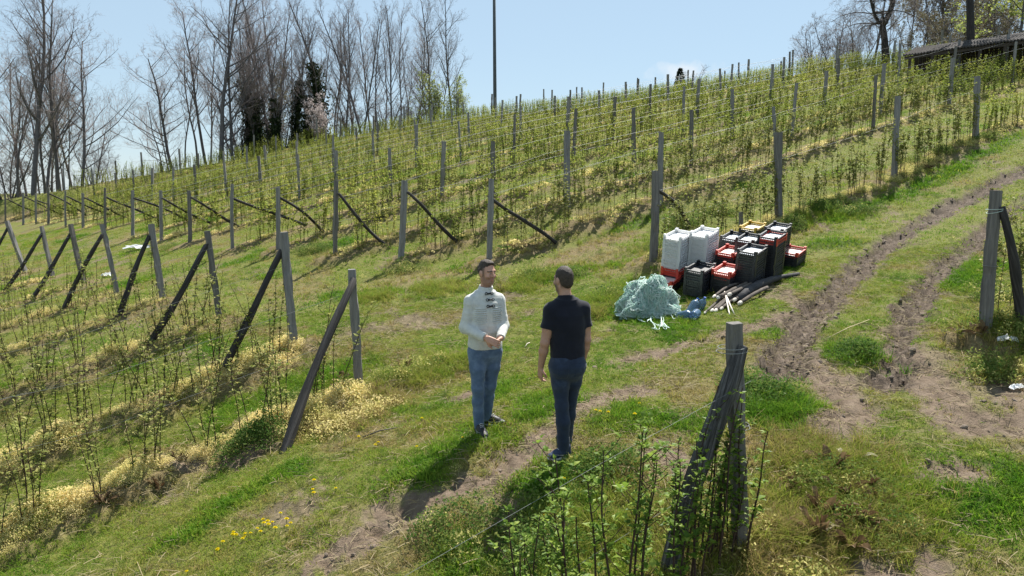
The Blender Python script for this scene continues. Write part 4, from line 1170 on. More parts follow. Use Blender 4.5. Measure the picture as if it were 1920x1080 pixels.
# ------------------------------------------------------------------ tall steel pole
d = 66.0
b = np.array([ray(928, 200)[0] * d, d, 0]); b[2] = tz(b[0], d)
M_STEEL = surf('galvanised_steel', [(.3, (.05, .06, .065)), (.7, (.085, .095, .10))], 3, .6, 0)
po = empty('utility_pole', b, 'tall thin dark pole standing alone against the sky', 'pole')
mb = MB(); mb.tube([(0, 0, -.5), (0, 0, 2), (-.06, 0, 14.5)], [.15, .145, .10], 14)
link('shaft', mb.mesh('pole_shaft', [M_STEEL], True), po)
mb = MB(); mb.box((-.06, 0, 14.0), (1.6, .10, .10)); 
for q in (-.7, -.1, .6): mb.lathe([(.03, 14.05), (.06, 14.10), (.03, 14.15), (.05, 14.2), (.02, 14.26)], 8, (q - .03, 0, 0))
link('crossarm', mb.mesh('pole_crossarm', [M_STEEL]), po)

# ------------------------------------------------------------------ low shed
M_ROOF = surf('mossy_roof', [(.25, (.022, .019, .018)), (.5, (.045, .039, .036)), (.75, (.085, .075, .067))], 7, .9, .6, 30)
M_PLANK = surf('shed_plank', [(.3, (.035, .028, .024)), (.7, (.09, .07, .055))], 4, .9, .4, 20, stretch=(1, 1, 6))
def shed():
    A = np.array(at(1693, 103, 41.0)); B = np.array(at(2000, 61, 36.5))
    e = empty('shed', A, 'long low shed with dark tiled roof on posts at the top right', 'shed')
    u = B - A; L_ = np.linalg.norm(u); u /= L_
    n = np.array([-u[1], u[0], 0]); n /= np.linalg.norm(n)          # away from the camera
    if n[1] < 0: n = -n
    up = np.cross(u, n); up *= np.sign(up[2])
    V = []; F = []; N, K = 150, 7
    for j in range(K):
        for i in range(N):
            q = i / (N - 1) * L_; v = j / (K - 1)
            V.append(u * q + n * v * 2.2 + up * (v * .62 + .035 * math.sin(i * 2.1) + .02 * (fbm([q * 2.0], [v * 4], 1, 3, 4)[0] - .5) * 4 + .02 * (j % 2)))
    for j in range(K - 1):
        for i in range(N - 1): F.append((j*N+i, j*N+i+1, (j+1)*N+i+1, (j+1)*N+i))
    m = len(V); V = V + [np.array(v) - up * .07 for v in V]
    F = F + [tuple(i + m for i in f)[::-1] for f in F]
    F += [(i, i + m, i + 1 + m, i + 1) for i in range(N - 1)] + [(j*N, (j+1)*N, (j+1)*N+m, j*N+m) for j in range(K - 1)]
    F += [((K-1)*N+i, (K-1)*N+i+1, (K-1)*N+i+1+m, (K-1)*N+i+m) for i in range(N-1)]
    link('roof', mesh('shed_roof', V, F, [M_ROOF]), e)
    M = np.stack([u, n, up], 1)
    mb = MB(); mb.box(u * L_ / 2 - up * .15 + n * .12, (L_ - .1, .08, .14), M); link('front_beam', mb.mesh('shed_beam', [M_PLANK]), e)
    bk = MB()
    for i in range(int(L_ / .2)):
        bk.box(u * (.1 + i * .2) + n * 2.0 + up * .05 - np.array([0, 0, .72 + .03 * random.random()]), (.19, .025, 2.2), M)
    link('back_wall', bk.mesh('shed_back', [M_PLANK]), e)
    for i in range(7):
        mb = MB(); q = u * (.3 + i * (L_ - .6) / 6) + n * .12
        g = tz(*(A + q)[:2]) - A[2]; h = q[2] - .22 - g
        mb.box(q * np.array([1, 1, 0]) + np.array([0, 0, g + h / 2 - .05]), (.11, .11, h + .1)); link('shed_post', mb.mesh('shed_post', [M_PLANK]), e)
shed()
# ------------------------------------------------------------------ crates
def plastic(name, col, rough=.42, trans=0.0, spec=.5, dust=.12):
    m, nt, out = newmat(name)
    b = nd(nt, 'ShaderNodeBsdfPrincipled'); f = noise(nt, 14, 5, .65)
    c2 = tuple(v * (1 - dust) + .28 * dust for v in col)
    nt.links.new(ramp(nt, [(.35, col), (.75, c2)], f), b.inputs['Base Color'])
    b.inputs['Roughness'].default_value = rough; b.inputs['Specular IOR Level'].default_value = spec
    if trans:
        t = nd(nt, 'ShaderNodeBsdfTranslucent'); t.inputs[0].default_value = (*col, 1); mx = nd(nt, 'ShaderNodeMixShader'); mx.inputs[0].default_value = trans
        nt.links.new(b.outputs[0], mx.inputs[1]); nt.links.new(t.outputs[0], mx.inputs[2]); nt.links.new(mx.outputs[0], out.inputs[0])
    else: nt.links.new(b.outputs[0], out.inputs[0])
    return m
CM = {'black': plastic('black_plastic', (.014, .016, .022), .36), 'red': plastic('red_plastic', (.62, .055, .03), .4, .12), 'white': plastic('white_plastic', (.92, .92, .92), .45, .55, dust=.02), 'yellow': plastic('yellow_plastic', (.62, .40, .03), .4, .1)}
CW, CL, CH = .34, .54, .10
def crate_mesh(col):
    """shallow fruit tray: slatted floor, slotted walls under a flat rim, raised corners and humped short ends"""
    mb = MB(); w, l, h = CW / 2, CL / 2, CH; t = .008
    mb.box((0, 0, .034), (CW - .03, CL - .03, .006))
    for i in range(7): mb.box((-w + .035 + i * (CW - .07) / 6, 0, .026), (.008, CL - .04, .008))
    for i in range(9): mb.box((0, -l + .04 + i * (CL - .08) / 8, .0265), (CW - .04, .006, .005))
    for sx in (-1, 1):                                     # long walls
        mb.box((sx * (w - .012), 0, .022), (t, CL - .03, .03)); mb.box((sx * (w - .006), 0, h - .018), (.012, CL - .09, .022))
        mb.box((sx * (w + .002), 0, h - .004), (.022, CL - .10, .006))
        mb.box((sx * (w - .009), 0, h * .52), (t * .8, CL - .05, .012))
        for i in range(11): mb.box((sx * (w - .009), -l + .04 + i * (CL - .08) / 10, h * .5), (t, .014, h - .05))
    for sy in (-1, 1):                                     # short walls with the humped top
        mb.box((0, sy * (l - .012), .022), (CW - .03, t, .03)); mb.box((0, sy * (l - .006), h - .014), (CW - .07, .012, .028))
        mb.box((0, sy * (l + .002), h - .001), (CW - .09, .022, .006))
        mb.box((0, sy * (l - .009), h * .5), (CW - .05, t * .8, .012))
        for i in range(9): mb.box((-w + .035 + i * (CW - .07) / 8, sy * (l - .009), h * .5), (.012, t, h - .05))
        for sx in (-1, 1):                                 # corner posts, tapering up above the rim
            mb.box((sx * (w - .022), sy * (l - .004), (h + .032) / 2), (.048, .014, h + .030), taper=.9)
            mb.box((sx * (w - .004), sy * (l - .030), (h + .030) / 2), (.014, .062, h + .028), taper=.9)
            mb.box((sx * (w - .020), sy * (l - .022), h + .024), (.044, .048, .008))
    me = mb.mesh(f'{col}_crate', [CM[col]])
    return me
CR = {c: crate_mesh(c) for c in CM}
TH = R(36); CS = np.array([math.cos(TH), -math.sin(TH)]); CLG = np.array([math.sin(TH), math.cos(TH)])
kr = np.random.default_rng(21)
TILT = Matrix.Rotation(R(12), 3, 'X')
PALE_PANEL = {}
def pale_panel(c):  # pale tinted panel laid over the floor of a stack's top crate
    if c not in PALE_PANEL:
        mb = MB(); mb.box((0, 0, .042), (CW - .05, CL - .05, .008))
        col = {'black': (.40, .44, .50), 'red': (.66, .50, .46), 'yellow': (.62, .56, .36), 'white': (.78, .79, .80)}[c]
        PALE_PANEL[c] = mb.mesh(f'{c}_pale_panel', [plastic(f'{c}_pale_panel', col, .35)])
    return PALE_PANEL[c]
def stack(nm, base, top, spec, pitch=.043, turn=0.0, where='', panel=True):
    """spec: colours from the top down, the last one repeats to the ground"""
    g = gp(*base); d = g[1]
    h = ray(*top)[1] * d - CH - g[2]
    n = max(1, int(round(h / pitch)) + 1)
    ax = np.array(TILT @ Vector((0, 0, 1)))
    x = g[0] * .6 + ray(*top)[0] * d * .4
    for i in range(n):
        c, q = spec(i, n)
        hh = h - i * pitch if i < n - 1 else 0.0
        p = np.array([x, d, g[2] + .01]) + ax * hh + np.array([kr.normal() * .004, kr.normal() * .004, 0])
        lab = where.format(ORD[min(i, 29)] if i else 'topmost')
        o = link('plastic_crate', CR[c], None, p, (TILT @ Matrix.Rotation(-TH + turn + kr.normal() * .012, 3, 'Z')).to_euler())
        tag(o, f'{c} crate, ' + lab, 'crate', 'stacked plastic harvest crates')
        if i == 0 and panel: link('pale_panel', pale_panel(c), o)
def cols(seq): return lambda i, n: (seq[min(i, len(seq) - 1)], 0)
# front row
stack('a', (1309, 549), (1311, 499), cols(['black']), where='{} from top in the black stack nearest the camera', panel=False)
stack('b', (1360, 543), (1360, 502), cols(['red', 'red', 'black']), where='{} in the front stack capped by two red crates', pitch=.05)
stack('c', (1404, 538), (1405, 464), cols(['black']), where='{} in the front black stack right of the red ones')
stack('d', (1441, 521), (1441, 437), cols(['black', 'red', 'black']), where='{} in the tallest black stack with one red crate near its top')
stack('e', (1484, 497), (1484, 468), cols(['red', 'black']), where='{} in the low rightmost stack capped by one red crate')
# second row
def white_on_red(k):
    return lambda i, n: ('white', 0) if i < k else (('red' if i < k + 3 else 'black'), 0)
stack('f', (1266, 534), (1268, 436), lambda i, n: ('white', 0) if i < n - 7 else ('red' if i < n - 4 else 'black', 0), where='{} from top in the left stack with white crates above red')
stack('f2', (1249, 546), (1252, 521), cols(['red', 'red', 'black']), where='{} in the low red stack poking out under the white ones', turn=.1)
stack('g', (1314, 527), (1316, 431), lambda i, n: ('white', 0) if i < n - 5 else ('black', 0), where='{} from top in the right stack of white crates')
stack('h', (1366, 522), (1362, 467), cols(['red', 'red', 'black']), where='{} in the stack capped red, behind the front red one')
stack('i', (1400, 512), (1400, 443), cols(['black']), where='{} in the middle black stack behind the front black one')
stack('j', (1452, 500), (1452, 423), cols(['black']), where='{} in the black stack behind the one with a red band')
# third row
stack('k', (1372, 505), (1371, 440), cols(['black']), where='{} in the black stack just right of the white crates')
stack('l', (1406, 492), (1405, 421), cols(['yellow', 'black']), where='{} in the rear stack capped by the yellow crate')

# ------------------------------------------------------------------ heap of tangled twine
M_NET = leafmat('mint_twine', [(0, (.40, .60, .53)), (.5, (.70, .84, .78)), (1, (.94, .97, .95))], None, .5, gain=1.0)
M_NETD = surf('inner_twine_shade', [(.3, (.07, .14, .12)), (.55, (.20, .32, .28)), (.75, (.36, .50, .45))], 30, .9, .8, 70)  # core coloured darker to stand for the shade in gaps between strands
def twine_heap():
    g = gp(1217, 588); r = np.random.default_rng(31)
    e = empty('twine_heap', g, 'big heap of tangled mint green twine beside the red crates', 'twine heap')
    a_, b_, h_ = .42, .38, .58
    import bmesh
    bm = bmesh.new(); bmesh.ops.create_icosphere(bm, subdivisions=5, radius=1)
    def shape(c):
        n = (fbm([c[0] * 2.2 + 3], [c[1] * 2.2 + c[2] * 2.6], 1, 2, 7)[0] - .5)
        foot_ = max(0, .35 - c[2])
        q = 1 + n * .9 + .22 * foot_ + (.12 if c[0] > 0 else 0) * foot_ * 2
        z = max(c[2], -.25)
        lat = 1 - .16 * max(z, 0) ** 1.5
        return np.array([c[0] * a_ * q * lat - .03 * max(z, 0), c[1] * b_ * q * lat, z * h_ * (.95 + .55 * n - .10 * abs(c[0] + .15)) + .02])
    for v in bm.verts: v.co = Vector(shape(np.array(v.co)))
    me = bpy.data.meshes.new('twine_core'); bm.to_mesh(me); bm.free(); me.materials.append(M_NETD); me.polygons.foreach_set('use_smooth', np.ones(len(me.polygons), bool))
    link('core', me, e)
    VV = []; FF = []; k = 0
    for i in range(620):
        u = r.normal(size=3); u[2] = abs(u[2]) * .9 - .15; u /= np.linalg.norm(u)
        t1 = np.cross(u, r.normal(size=3)); t1 /= np.linalg.norm(t1); t2 = np.cross(u, t1)
        rad = .14 + .55 * r.random() ** 1.5; a0 = r.random() * 6.28; sp = 2.2 + 4.5 * r.random(); n = 18
        P = []
        lift = 1.0 + .09 * r.random()
        for j in range(n):
            a = a0 + sp * j / n; w = rad * (1 + .4 * math.sin(3 * a + i))
            wild = 1 + (.0 if i % 9 else .10 * abs(math.sin(a * .8)))
            c = u + t1 * w * math.cos(a) + t2 * w * .8 * math.sin(a); c /= np.linalg.norm(c)
            q_ = shape(c) * (lift + .025 * math.sin(j * 1.3 + i)) * wild; q_[2] = max(q_[2], .0); P.append(q_)
        V, F = tube_arr(P, .0042 + .0042 * r.random(), 4); VV.append(V); FF.append(F + k); k += len(V)
    link('strands', mesh('twine_strands', np.concatenate(VV), np.concatenate(FF), [M_NET]), e)
twine_heap()
def loose_twine(pts, label, seed, n=3):
    r = np.random.default_rng(seed); mb = MB(); g0 = gp(*pts[0])
    for s in range(n):
        P = []
        for px, py in pts:
            g = gp(px + r.normal() * 3, py + r.normal() * 2); P.append(np.array([g[0], g[1], float(gz(g[0], g[1])[0]) + .035 + .03 * r.random()]) - g0)
        P = np.array(P); t = np.linspace(0, len(P) - 1, len(P) * 5)
        P = np.stack([np.interp(t, range(len(P)), P[:, i]) for i in range(3)], 1)
        P[1:-1] = (P[:-2] + P[1:-1] * 2 + P[2:]) / 4; P[1:-1] = (P[:-2] + P[1:-1] * 2 + P[2:]) / 4
        P[:, 0] += .02 * np.sin(t * 2.1 + s); mb.tube(P, .0045, 5, False)
    tag(link('loose_twine', mb.mesh('loose_twine', [M_TWINE], True), None, g0), label, 'twine')
loose_twine([(1218, 596), (1222, 606), (1232, 618), (1233, 626), (1226, 625)], 'pale loop of twine trailing over the grass from the heap', 1)
loose_twine([(1238, 598), (1244, 608), (1246, 618), (1252, 622), (1243, 613), (1238, 620)], 'knotted pale twine end lying on grass before the heap', 2, 4)
for i, (q0, q1, q2) in enumerate([((1180, 585), (1166, 596), (1178, 604)), ((1200, 594), (1192, 606), (1206, 608)), ((1255, 590), (1262, 600), (1272, 598)), ((1228, 594), (1224, 604), (1215, 610)), ((1168, 572), (1160, 580), (1164, 588))]):
    loose_twine([q0, q1, q2], f'short stray twine strand on the grass, {ORD[i]} around the heap', 40 + i, 2)
loose_twine([(1172, 570), (1174, 585), (1180, 596), (1190, 600)], 'single twine strand curling off the left foot of the heap', 3, 2)
# hose ring beside the heap
g = gp(1269, 584); mb = MB(); a = np.linspace(0, 6.2832, 30)
mb.tube(np.stack([.05 * np.cos(a), .02 * np.sin(a), .055 + .05 * np.sin(a)], 1), .008, 7, False)
tag(link('plastic_ring', mb.mesh('plastic_ring', [M_TWINE], True), None, (g[0], g[1], g[2])), 'pale plastic ring standing at the right foot of the twine heap', 'ring')

# ------------------------------------------------------------------ blue bottles
def bluemat():
    m, nt, out = newmat('blue_plastic'); b = nd(nt, 'ShaderNodeBsdfPrincipled'); b.inputs['Base Color'].default_value = (.19, .31, .50, 1); b.inputs['Roughness'].default_value = .25
    b.inputs['Transmission Weight'].default_value = .65; b.inputs['IOR'].default_value = 1.3; nt.links.new(b.outputs[0], out.inputs[0]); return m
M_BLUE = bluemat(); M_CAP = plastic('blue_cap', (.03, .10, .42), .4)
def bottle(px, py, rot, label, sc=1.0):
    g = gp(px, py)
    e = empty('plastic_bottle', (g[0], g[1], float(gz(g[0], g[1])[0]) + .08), label, 'bottle', 'blue plastic bottles by the twine heap'); e.rotation_euler = rot; e.scale = (sc * .82,) * 3
    mb = MB(); pr_ = [(.02, -.16), (.075, -.155), (.085, -.14)]
    for i in range(9): pr_ += [(.085, -.12 + i * .022), (.079, -.109 + i * .022)]
    pr_ += [(.084, .085), (.07, .12), (.045, .145), (.022, .165), (.022, .185)]
    mb.lathe(pr_, 18); link('body', mb.mesh('bottle_body', [M_BLUE], True), e)
    mb = MB(); mb.lathe([(.026, .185), (.027, .187), (.027, .208), (.024, .21)], 14); link('cap', mb.mesh('bottle_cap', [M_CAP]), e)
bottle(1283, 598, (1.25, .2, .5), 'blue plastic bottle lying leftmost of the blue pile')
bottle(1299, 586, (.7, .3, 1.9), 'blue plastic bottle leaning in the middle of the pile', 1.05)
bottle(1314, 582, (.25, .35, 0), 'pale blue bottle standing tilted nearest the cut stakes', .95)
bottle(1304, 600, (1.45, .1, 2.6), 'darkest blue bottle lying in front of the pile', .95)

# ------------------------------------------------------------------ cut stakes and the long dark log
M_CUT = surf('fresh_cut_wood', [(.3, (.55, .48, .40)), (.7, (.74, .69, .62))], 12, .8, .2)
M_STAKE = surf('stake_bark', [(.3, (.05, .042, .036)), (.6, (.12, .10, .085)), (.8, (.24, .21, .18))], 6, .9, .6, 30)
def stake(p0, p1, r, label, seed, h0=.05, h1=.06, cut=True, name='wooden_stake', mat=None, group='cut stakes lying in front of the crates', bend=.02):
    a = gp(*p0); b = gp(*p1); a[2] += h0; b[2] += h1
    e = empty(name, a, label, 'stake' if name == 'wooden_stake' else 'log', group)
    r *= .8; v = b - a; rr = np.random.default_rng(seed); t = np.linspace(0, 1, 9)
    P = t[:, None] * v + np.stack([np.sin(t * 3.1) * rr.normal() * bend, np.sin(t * 3.1) * rr.normal() * bend, np.sin(t * 3.1) * abs(rr.normal()) * bend], 1)
    mb = MB(); mb.tube(P, r * (1 + .08 * rr.normal(size=9)), 9); link('pole', mb.mesh(name, [mat or M_STAKE], True), e)
    if cut:
        d = (P[0] - P[1]); d /= np.linalg.norm(d)
        mb = MB(); mb.tube([P[0] - d * .055, P[0] + d * .004, P[0] + d * .03], [r * 1.04, r * 1.03, r * .55], 9); link('peeled_end', mb.mesh('peeled_end', [M_CUT]), e)
for i, (p0, p1, r, h0, h1, lab) in enumerate([
 ((1322, 592), (1372, 556), .026, .05, .10, 'thin stake with its peeled tip closest to the blue bottles'), ((1334, 590), (1380, 556), .03, .06, .12, 'stake with peeled tip, second from the bottles'),
 ((1341, 589), (1392, 552), .033, .05, .10, 'thick stake with pale round tip in the middle of the pile'), ((1352, 586), (1398, 548), .03, .06, .10, 'stake with pale tip right of the thick one'),
 ((1346, 576), (1400, 546), .042, .16, .14, 'thick pale ended stake lying on top of the pile'), ((1366, 572), (1412, 542), .04, .17, .12, 'stake lying on top of the pile, right of the pale thick one'),
 ((1376, 574), (1424, 545), .036, .10, .07, 'stake with chalky white tip at the right side'), ((1386, 576), (1440, 545), .04, .06, .06, 'outermost right stake with chalky white tip'),
 ((1338, 570), (1385, 545), .03, .12, .12, 'short stake end in the shade of the black crates')]):
    stake(p0, p1, r, lab, 700 + i, h0, h1)
stake((1368, 594), (1358, 566), .014, 'bone white forked twig hanging off the stake pile', 720, .03, .17, False, 'white_twig', M_CUT, None, .0)
o = SC.objects['white_twig']; a = gp(1377, 592); b = gp(1361, 572)
mb = MB(); q0 = np.array(o.location); mb.tube([a + [0, 0, .02] - q0, (a + b) / 2 + [0, 0, .08] - q0, b + [0, 0, .15] - q0], [.009, .012, .013], 7); link('fork', mb.mesh('twig_fork', [M_CUT], True), o)
o['category'] = 'twig'
lg = [(1497, 519), (1468, 526), (1446, 534), (1424, 545), (1404, 556), (1384, 570)]
P = np.array([gp(*q) for q in lg]); P[:, 2] += [.05, .07, .09, .11, .10, .06]
e = empty('dark_log', P[0], 'long curved dark log lying in front of the black crates', 'log')
mb = MB(); mb.tube(P - P[0], [.035, .04, .06, .075, .08, .075], 10); link('bark', mb.mesh('dark_log', [surf('dark_bark', [(.3, (.022, .022, .026)), (.7, (.065, .062, .064))], 6, .8, .5, 30)], True), e)
mb = MB(); d_ = (P[0] - P[1]) / np.linalg.norm(P[0] - P[1]); mb.tube([d_ * .001, d_ * .006], [.034, .033], 10); link('cut_end', mb.mesh('log_end', [M_BRACE]), e)
# short board standing behind the yellow crate
b = gp(1388, 440); o = link('board_stub', POSTS[1]); aim(o, b - [0, 0, .2], b + [0, .02, .52]); o.scale[0] = o.scale[1] = .9
tag(o, 'short grey board stub sticking up behind the yellow crate', 'board')

# ------------------------------------------------------------------ litter, dandelions, dead docks
M_BAG = leafmat('white_film', [(0, (.62, .64, .66)), (1, (.80, .81, .82))], None, .3, .4, gain=1)
def rag(px, py, sx, sy, sz, label, seed, name='plastic_bag', cat='plastic bag'):
    g = gp(px, py); V = []; F = []; n = 16; r = np.random.default_rng(seed)
    for j in range(n):
        for i in range(n):
            u, v = i / (n-1) * 2 - 1, j / (n-1) * 2 - 1
            k = max(0, 1 - (u*u + v*v) * .5)
            V.append([u * sx * (.7 + .6 * vnoise(v * 2 + 5, seed, 1)), v * sy * (.7 + .6 * vnoise(u * 2 + 9, seed, 2)), sz * k * (vnoise(u * 3 + seed, v * 3, 3) * 1.4) + .015])
    for j in range(n-1):
        for i in range(n-1): F.append((j*n+i, j*n+i+1, (j+1)*n+i+1, (j+1)*n+i))
    o = link(name, mesh(name, V, F, [M_BAG], True), None, (g[0], g[1], float(gz(g[0], g[1])[0])), (0, 0, r.random() * .6 - .3))
    tag(o, label, cat)
rag(262, 467, .45, .22, .16, 'crumpled white plastic sheet on grass between the left end posts', 1, 'plastic_sheet', 'plastic sheet')
rag(203, 518, .16, .10, .12, 'small white plastic scrap on grass by the leaning left posts', 2)
rag(1885, 658, .10, .07, .08, 'pale plastic scrap at the foot of the tall track post', 3)
rag(1905, 725, .09, .05, .05, 'pale plastic scrap lying lowest at the right edge', 4)
rag(1812, 640, .08, .05, .04, 'pale scrap on the mud left of the tall track post', 5)
M_PETAL = leafmat('dandelion_petal', [(0, (.78, .62, .01)), (1, (.90, .78, .03))], None, .3, gain=.9)
M_DSTEM = leafmat('dandelion_stem', [(0, (.15, .22, .06)), (1, (.22, .30, .08))], None, .3)
def dandelion_meshes():
    st = MB(); st.tube([(0, 0, -.02), (.004, 0, .025), (0, .004, .050)], .0025, 5); V = []; F = []
    for ring, (rr, zz, m) in enumerate([(.020, .053, 16), (.014, .059, 12), (.008, .063, 8)]):
        for i in range(m):
            a = 6.283 * i / m + ring * .2; c, s = math.cos(a), math.sin(a); k = len(V); w_ = .0035
            V += [(0 - s*.001, c*.001, .051), (c*rr*.7 - s*w_, s*rr*.7 + c*w_, zz), (c*rr, s*rr, zz - .001), (c*rr*.7 + s*w_, s*rr*.7 - c*w_, zz)]; F.append((k, k+1, k+2, k+3))
    lf = leafclump(9, .08, .02, .035, 9, .3)
    return st.mesh('dandelion_stem', [M_DSTEM]), mesh('dandelion_flower', V, F, [M_PETAL])
DS_, DF_ = dandelion_meshes()
DPX = [(418,1022),(412,1032),(438,1002),(437,1010),(447,1010),(461,1012),(464,1010),(482,996),(495,988),(503,993),(511,985),(502,980),(494,979),(526,965),(538,992),(537,979),(587,921),(589,928),(630,920),(589,908),(709,831),(707,832),(703,837),(791,790),(783,850),(353,1076),(672,826),(1140,787),(1125,785),(1117,781),(1058,900),(1200,760),(868,832),(1024,975),(1190,790),(455,1018),(470,1004),(488,1004),(515,1000),(545,985)]
for i, (px, py) in enumerate(DPX):
    g = gp(px, py); near = 'in the cluster on the turf at lower left' if px < 560 and py > 960 else 'scattered over the turf left of the men' if px < 900 else 'in the grass by the near leafy canes'
    e = empty('dandelion', (g[0], g[1], float(gz(g[0], g[1])[0])), f'yellow dandelion {near}', 'dandelion', f'dandelions {near}', random.random() * 6); s = .85 + .35 * random.random(); e.scale = (s, s, s); e.rotation_euler[0] = random.gauss(0, .15)
    link('stem', DS_, e); link('flower', DF_, e)
M_DEAD = leafmat('dead_dock_leaf', [(0, (.10, .06, .03)), (.5, (.22, .145, .075)), (1, (.40, .30, .18))], None, .3)
def dock_mesh(seed, n=14, L_=.24):
    r = np.random.default_rng(seed); V = []; F = []
    for i in range(n):
        a = r.random() * 6.28; el = .5 + r.random() * .9; d = np.array([math.cos(a) * math.cos(el), math.sin(a) * math.cos(el), math.sin(el)]); s = np.array([-math.sin(a), math.cos(a), 0])
        ll = L_ * (.5 + .8 * r.random()); wd = ll * .16; k = len(V)
        for j in range(6):
            t = j / 5; p = d * ll * t + np.array([0, 0, -.35 * ll * t ** 3]) + np.array([math.cos(a), math.sin(a), 0]) * .02; w_ = wd * math.sin(math.pi * min(.12 + t * .86, 1)); tw = s * math.cos(t * 1.5 + i) + np.array([0, 0, 1]) * math.sin(t * 1.5 + i) * .6
            V += [p - tw * w_, p + np.array([0, 0, -w_ * .4]), p + tw * w_]
        for j in range(5):
            b = k + j * 3; F += [(b, b+1, b+4, b+3), (b+1, b+2, b+5, b+4)]
    return mesh(f'dead_dock_{seed}', V, F, [M_DEAD])
DK = [dock_mesh(i) for i in range(4)]
for i, (px, py, s, lab) in enumerate([(757, 700, 1.1, 'withered brown dock plant in the grass right of the near end post'), (735, 715, .9, 'smaller withered dock beside the brown one near the end post'), (635, 735, .8, 'withered dock between brace and near end post'),
    (590, 775, .8, 'withered dock under the near brace'), (1560, 880, 1.2, 'withered brown dock in the weedy patch at lower right'), (1620, 915, 1.0, 'curled dead dock among the weeds at lower right'), (1530, 1010, 1.2, 'dead dock with pale leaves at the bottom right of the near post'),
    (1605, 985, 1.1, 'dead dock lowest in the weedy patch'), (1835, 655, 1.0, 'dead leaves heaped at the foot of the tall track post'), (1800, 640, .8, 'dry leaf tuft on the mud near the tall track post'), (300, 925, .9, 'dead dock on the downhill edge of the weed strip'), (195, 970, .8, 'dead dock lowest on the withered weed strip'), (335, 880, .7, 'dead dock higher on the withered weed strip'),
    (1580, 930, 1.1, 'broad dead dock in the middle of the weedy patch'), (1650, 950, .9, 'dead dock at the right of the weedy patch'), (1500, 920, .9, 'dead dock at the left of the weedy patch'), (1545, 965, 1.2, 'dark dead dock standing tallest in the weedy patch'), (1590, 1030, 1.0, 'dead dock at the bottom edge under the weedy patch'), (640, 715, .7, 'withered dock stalk beside the near end post'),
    (1740, 320, .8, 'dry dock on the verge below the second road post'), (1625, 990, .9, 'brown dock right of the dead one'), (940, 545, .7, 'dry dock in the grass behind the two men')]):
    g = gp(px, py); o = link('dead_dock', DK[i % 4], None, (g[0], g[1], float(gz(g[0], g[1])[0])), (0, 0, i * 1.3), s); tag(o, lab, 'dock plant')
# pale fallen leaves and a long straw stalk
for i, (px, py, lab) in enumerate([(1618, 866, 'pale dry leaf lying on grass at lower right'), (1550, 1015, 'pale curled leaf at the foot of the weedy patch'), (1575, 860, 'tan curled leaf left of the pale one')]):
    g = gp(px, py); V = []; F = []
    for j in range(7):
        t = j / 6; w_ = .03 * math.sin(math.pi * min(.1 + .88 * t, 1)); z = .05 + .03 * math.sin(t * 3); V += [(t * .14, -w_, z + .012), (t * .14, 0, z), (t * .14, w_, z + .014)]
    for j in range(6): F += [(j*3, j*3+1, j*3+4, j*3+3), (j*3+1, j*3+2, j*3+5, j*3+4)]
    o = link('dry_leaf', mesh('dry_leaf', V, F, [leafmat(f'pale_leaf_{i}', [(0, (.55, .47, .33)), (1, (.66, .6, .48))], None, .3, gain=.8)]), None, (g[0], g[1], float(gz(g[0], g[1])[0])), (0, 0, i * .7)); tag(o, lab, 'leaf')
for i, (p0, p1, r, lab) in enumerate([((993, 645), (984, 655), .006, 'pale stick lying on the grass between the two men'), ((1545, 640), (1630, 600), .005, 'long dry stalk lying across the left wheel rut'), ((680, 822), (745, 802), .008, 'dark dry stick lying right of the near brace shadow')]):
    a, b = gp(*p0), gp(*p1); a[2] = gz(a[0], a[1])[0] + .02; b[2] = gz(b[0], b[1])[0] + .03; mb = MB(); m_ = (b - a) / 2 + [0, 0, .02]; mb.tube([(0, 0, 0), m_, b - a], [r, r, r * .6], 6)
    tag(link('dry_stick', mb.mesh('dry_stick', [M_CUT if i == 0 else M_STAKE if i == 2 else surf('stalk', [(.3, (.42, .34, .2)), (.7, (.55, .46, .3))], 20, .8, 0)], True), None, a), lab, 'stick')
# ------------------------------------------------------------------ people: smooth volumes meshed as one surface
def _n(v):
    v = np.asarray(v, float); return v / (np.linalg.norm(v) + 1e-12)

